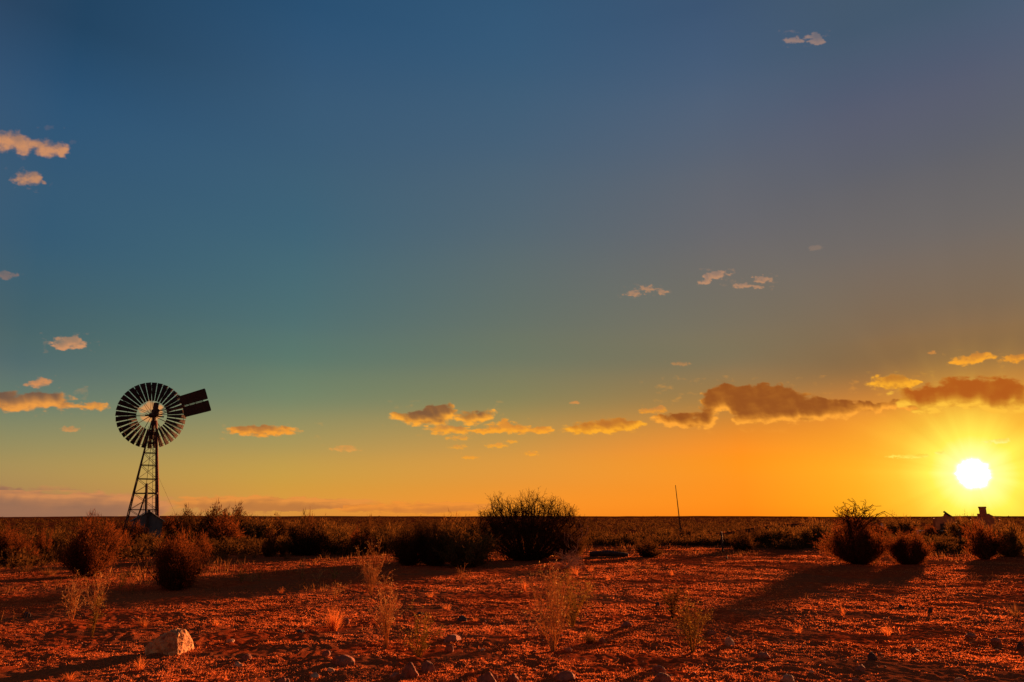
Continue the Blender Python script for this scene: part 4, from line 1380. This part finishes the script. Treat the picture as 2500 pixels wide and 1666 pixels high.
el = math_('MULTIPLY', math_('ARCSINE', sep.outputs['Z']), 180 / math.pi)
az = math_('MULTIPLY', math_('ARCTAN2', sep.outputs['X'], sep.outputs['Y']), 180 / math.pi)
cosd = math_('COSINE', math_('MULTIPLY', math_('SUBTRACT', az, math.degrees(SUN_AZ)), math.pi / 180))
dd = math_('MULTIPLY', math_('ARCCOSINE', cosd), 180 / math.pi)      # bearing away from the sun, 0..180
fac = math_('DIVIDE', math_('ADD', el, 5.0), 95.0, True)


def col(u, tab):
    st = []
    for v, c in tab:
        r_ = ray(u, v); e = math.degrees(math.asin(r_[2] / np.linalg.norm(r_)))
        st.append(((e + 5) / 95, s2l(c)))
    st.sort()
    return st


def bear(u, v=1000):
    r_ = ray(u, v); a = math.degrees(math.atan2(r_[0], r_[1])); return abs(math.degrees(SUN_AZ) - a)


T0 = [(1268, (152, 112, 84)), (1180, (172, 138, 84)), (1100, (156, 142, 92)), (1000, (116, 128, 104)), (900, (88, 110, 108)), (800, (72, 100, 105)), (600, (56, 92, 114)), (400, (52, 88, 116)), (200, (44, 82, 115)), (0, (34, 68, 98))]
T1 = [(1268, (212, 140, 60)), (1180, (206, 156, 66)), (1100, (178, 152, 84)), (1000, (132, 138, 100)), (900, (100, 124, 106)), (800, (82, 113, 112)), (600, (66, 102, 118)), (400, (60, 94, 118)), (200, (54, 88, 118)), (0, (42, 80, 114))]
T2 = [(1268, (240, 138, 36)), (1180, (232, 150, 54)), (1100, (208, 150, 68)), (1000, (152, 135, 84)), (900, (118, 122, 96)), (800, (103, 114, 102)), (600, (88, 105, 112)), (400, (74, 98, 118)), (200, (60, 92, 120)), (0, (50, 86, 118))]
T3 = [(1268, (255, 130, 20)), (1180, (255, 146, 28)), (1100, (255, 145, 30)), (1000, (190, 128, 56)), (900, (138, 115, 80)), (800, (122, 112, 92)), (600, (108, 105, 105)), (400, (93, 100, 113)), (200, (76, 95, 120)), (0, (60, 85, 115))]
T4 = [(1268, (255, 160, 22)), (1180, (255, 178, 30)), (1100, (255, 172, 36)), (1000, (228, 138, 44)), (900, (150, 106, 62)), (800, (132, 105, 76)), (600, (115, 105, 98)), (400, (98, 98, 105)), (200, (85, 92, 112)), (0, (68, 88, 110))]
TB = [(0, (0, 0, 0))]
cols = []
for u, T in ((2300, T4), (1800, T3), (1250, T2), (700, T1), (30, T0)):
    st = col(u, T)
    st = [(0.0, tuple(x * .35 for x in st[0][1]))] + st + [(1.0, tuple(x * .8 for x in st[-1][1]))]
    r_ = ramp(nt, st, 'CARDINAL'); L(fac, r_.inputs['Fac']); cols.append((bear(u), r_.outputs['Color']))
# unseen sky opposite the sun, brightened and warmed to lift the shadows
back = ramp(nt, [(0, s2l((60, 28, 16))), (.053, s2l((178, 112, 80))), (.12, s2l((172, 108, 84))), (.25, s2l((128, 92, 88))), (.5, s2l((80, 78, 96))), (1, s2l((36, 58, 88)))])
L(fac, back.inputs['Fac']); cols.append((150, back.outputs['Color']))
cur = cols[0][1]
for (a0, c0), (a1, c1) in zip(cols, cols[1:]):
    mr = N(nt, 'ShaderNodeMapRange'); mr.interpolation_type = 'LINEAR'
    lo = max(a0, 4) if a0 < 5 else a0
    mr.inputs['From Min'].default_value = lo; mr.inputs['From Max'].default_value = a1
    L(dd, mr.inputs['Value'])
    mx = N(nt, 'ShaderNodeMix', data_type='RGBA'); L(mr.outputs['Result'], mx.inputs[0]); L(cur, mx.inputs[6]); L(c1, mx.inputs[7]); cur = mx.outputs[2]
# aureole around the sun
dt = N(nt, 'ShaderNodeVectorMath', operation='DOT_PRODUCT'); L(nrm.outputs[0], dt.inputs[0]); dt.inputs[1].default_value = tuple(SUN_D)
ang = math_('MULTIPLY', math_('ARCCOSINE', math_('MINIMUM', dt.outputs['Value'], 1.0)), 180 / math.pi)
sv = N(nt, 'ShaderNodeVectorMath', operation='SUBTRACT'); L(nrm.outputs[0], sv.inputs[0]); sv.inputs[1].default_value = tuple(SUN_D)
nv = N(nt, 'ShaderNodeVectorMath', operation='NORMALIZE'); L(sv.outputs[0], nv.inputs[0])
rn = noise(nt, nv.outputs[0], 2.6, 3, .6); rf = noise(nt, nv.outputs[0], 2.6, 2, .5)
wob = math_('MULTIPLY_ADD', rn.outputs['Fac'], -.62); nt.nodes[-1].inputs[2].default_value = 1.31
angw = math_('MULTIPLY', ang, wob)
af = math_('DIVIDE', math_('ADD', math_('MULTIPLY', angw, .55), math_('MULTIPLY', ang, .45)), 20.0, True)
au = ramp(nt, [(0, (1, 1, 1)), (.82 / 20, (1, 1, 1)), (1.2 / 20, (1.0, 1, .35)), (2.6 / 20, (1, .93, .10)), (4.6 / 20, (1, .70, .06)), (9 / 20, (1, .47, .03)), (13 / 20, (.9, .36, .02))])
aw = ramp(nt, [(0, (1, 1, 1)), (1.9 / 20, (1, 1, 1)), (3.0 / 20, (.80,) * 3), (4.5 / 20, (.46,) * 3), (7 / 20, (.14,) * 3), (9.5 / 20, (.03,) * 3), (12 / 20, (0, 0, 0))])
L(af, au.inputs['Fac']); L(af, aw.inputs['Fac'])
mx = N(nt, 'ShaderNodeMix', data_type='RGBA'); L(aw.outputs['Color'], mx.inputs[0]); L(cur, mx.inputs[6]); L(au.outputs['Color'], mx.inputs[7])
# burnt-out core brighter than white
core = N(nt, 'ShaderNodeMapRange'); core.inputs['From Min'].default_value = .7; core.inputs['From Max'].default_value = 1.05
core.inputs['To Min'].default_value = 2.0; core.inputs['To Max'].default_value = 0.0
L(angw, core.inputs['Value'])
ad = N(nt, 'ShaderNodeMix', data_type='RGBA', blend_type='ADD'); ad.inputs[0].default_value = 1
cc = N(nt, 'ShaderNodeCombineColor'); L(core.outputs[0], cc.inputs[0]); L(core.outputs[0], cc.inputs[1]); L(core.outputs[0], cc.inputs[2])
L(mx.outputs[2], ad.inputs[6]); L(cc.outputs[0], ad.inputs[7])
# a trace of physical sky for the fine tint
sky = N(nt, 'ShaderNodeTexSky'); sky.sky_type = 'NISHITA'; sky.sun_disc = False
sky.sun_elevation = SUN_EL; sky.sun_rotation = SUN_AZ
sm = N(nt, 'ShaderNodeMix', data_type='RGBA', blend_type='ADD'); sm.inputs[0].default_value = .0015
L(ad.outputs[2], sm.inputs[6]); L(sky.outputs[0], sm.inputs[7])
fall = N(nt, 'ShaderNodeMapRange'); fall.inputs['From Min'].default_value = 5; fall.inputs['From Max'].default_value = 48; fall.inputs['To Min'].default_value = .15; fall.inputs['To Max'].default_value = 0
L(ang, fall.inputs['Value'])
ry = math_('MULTIPLY', math_('SUBTRACT', rf.outputs['Fac'], .5), fall.outputs[0])
rs = N(nt, 'ShaderNodeVectorMath', operation='SCALE'); L(sm.outputs[2], rs.inputs[0]); L(math_('ADD', ry, 1.0), rs.inputs['Scale'])
L(rs.outputs[0], bg.inputs['Color']); bg.inputs['Strength'].default_value = 1.0

# ------------------------------------------------------------------ sun
sd = bpy.data.lights.new('sun', 'SUN'); sd.energy = 15.5; sd.angle = R(.9); sd.color = (1, .385, .14)
so = bpy.data.objects.new('sun', sd); COL.objects.link(so)
so.location = (0, 0, 50)
LAMP = np.array([math.sin(SUN_AZ) * math.cos(R(6.2)), math.cos(SUN_AZ) * math.cos(R(6.2)), math.sin(R(6.2))])
so.rotation_euler = Vector(-LAMP).to_track_quat('-Z', 'Y').to_euler()

# ------------------------------------------------------------------ render
scene.view_settings.view_transform = 'Standard'
scene.view_settings.look = 'None'
scene.view_settings.exposure = 0
scene.render.engine = 'CYCLES'
scene.cycles.max_bounces = 6
scene.cycles.diffuse_bounces = 3
scene.cycles.transmission_bounces = 4
scene.cycles.transparent_max_bounces = 24
scene.cycles.use_denoising = True
scene.render.film_transparent = False
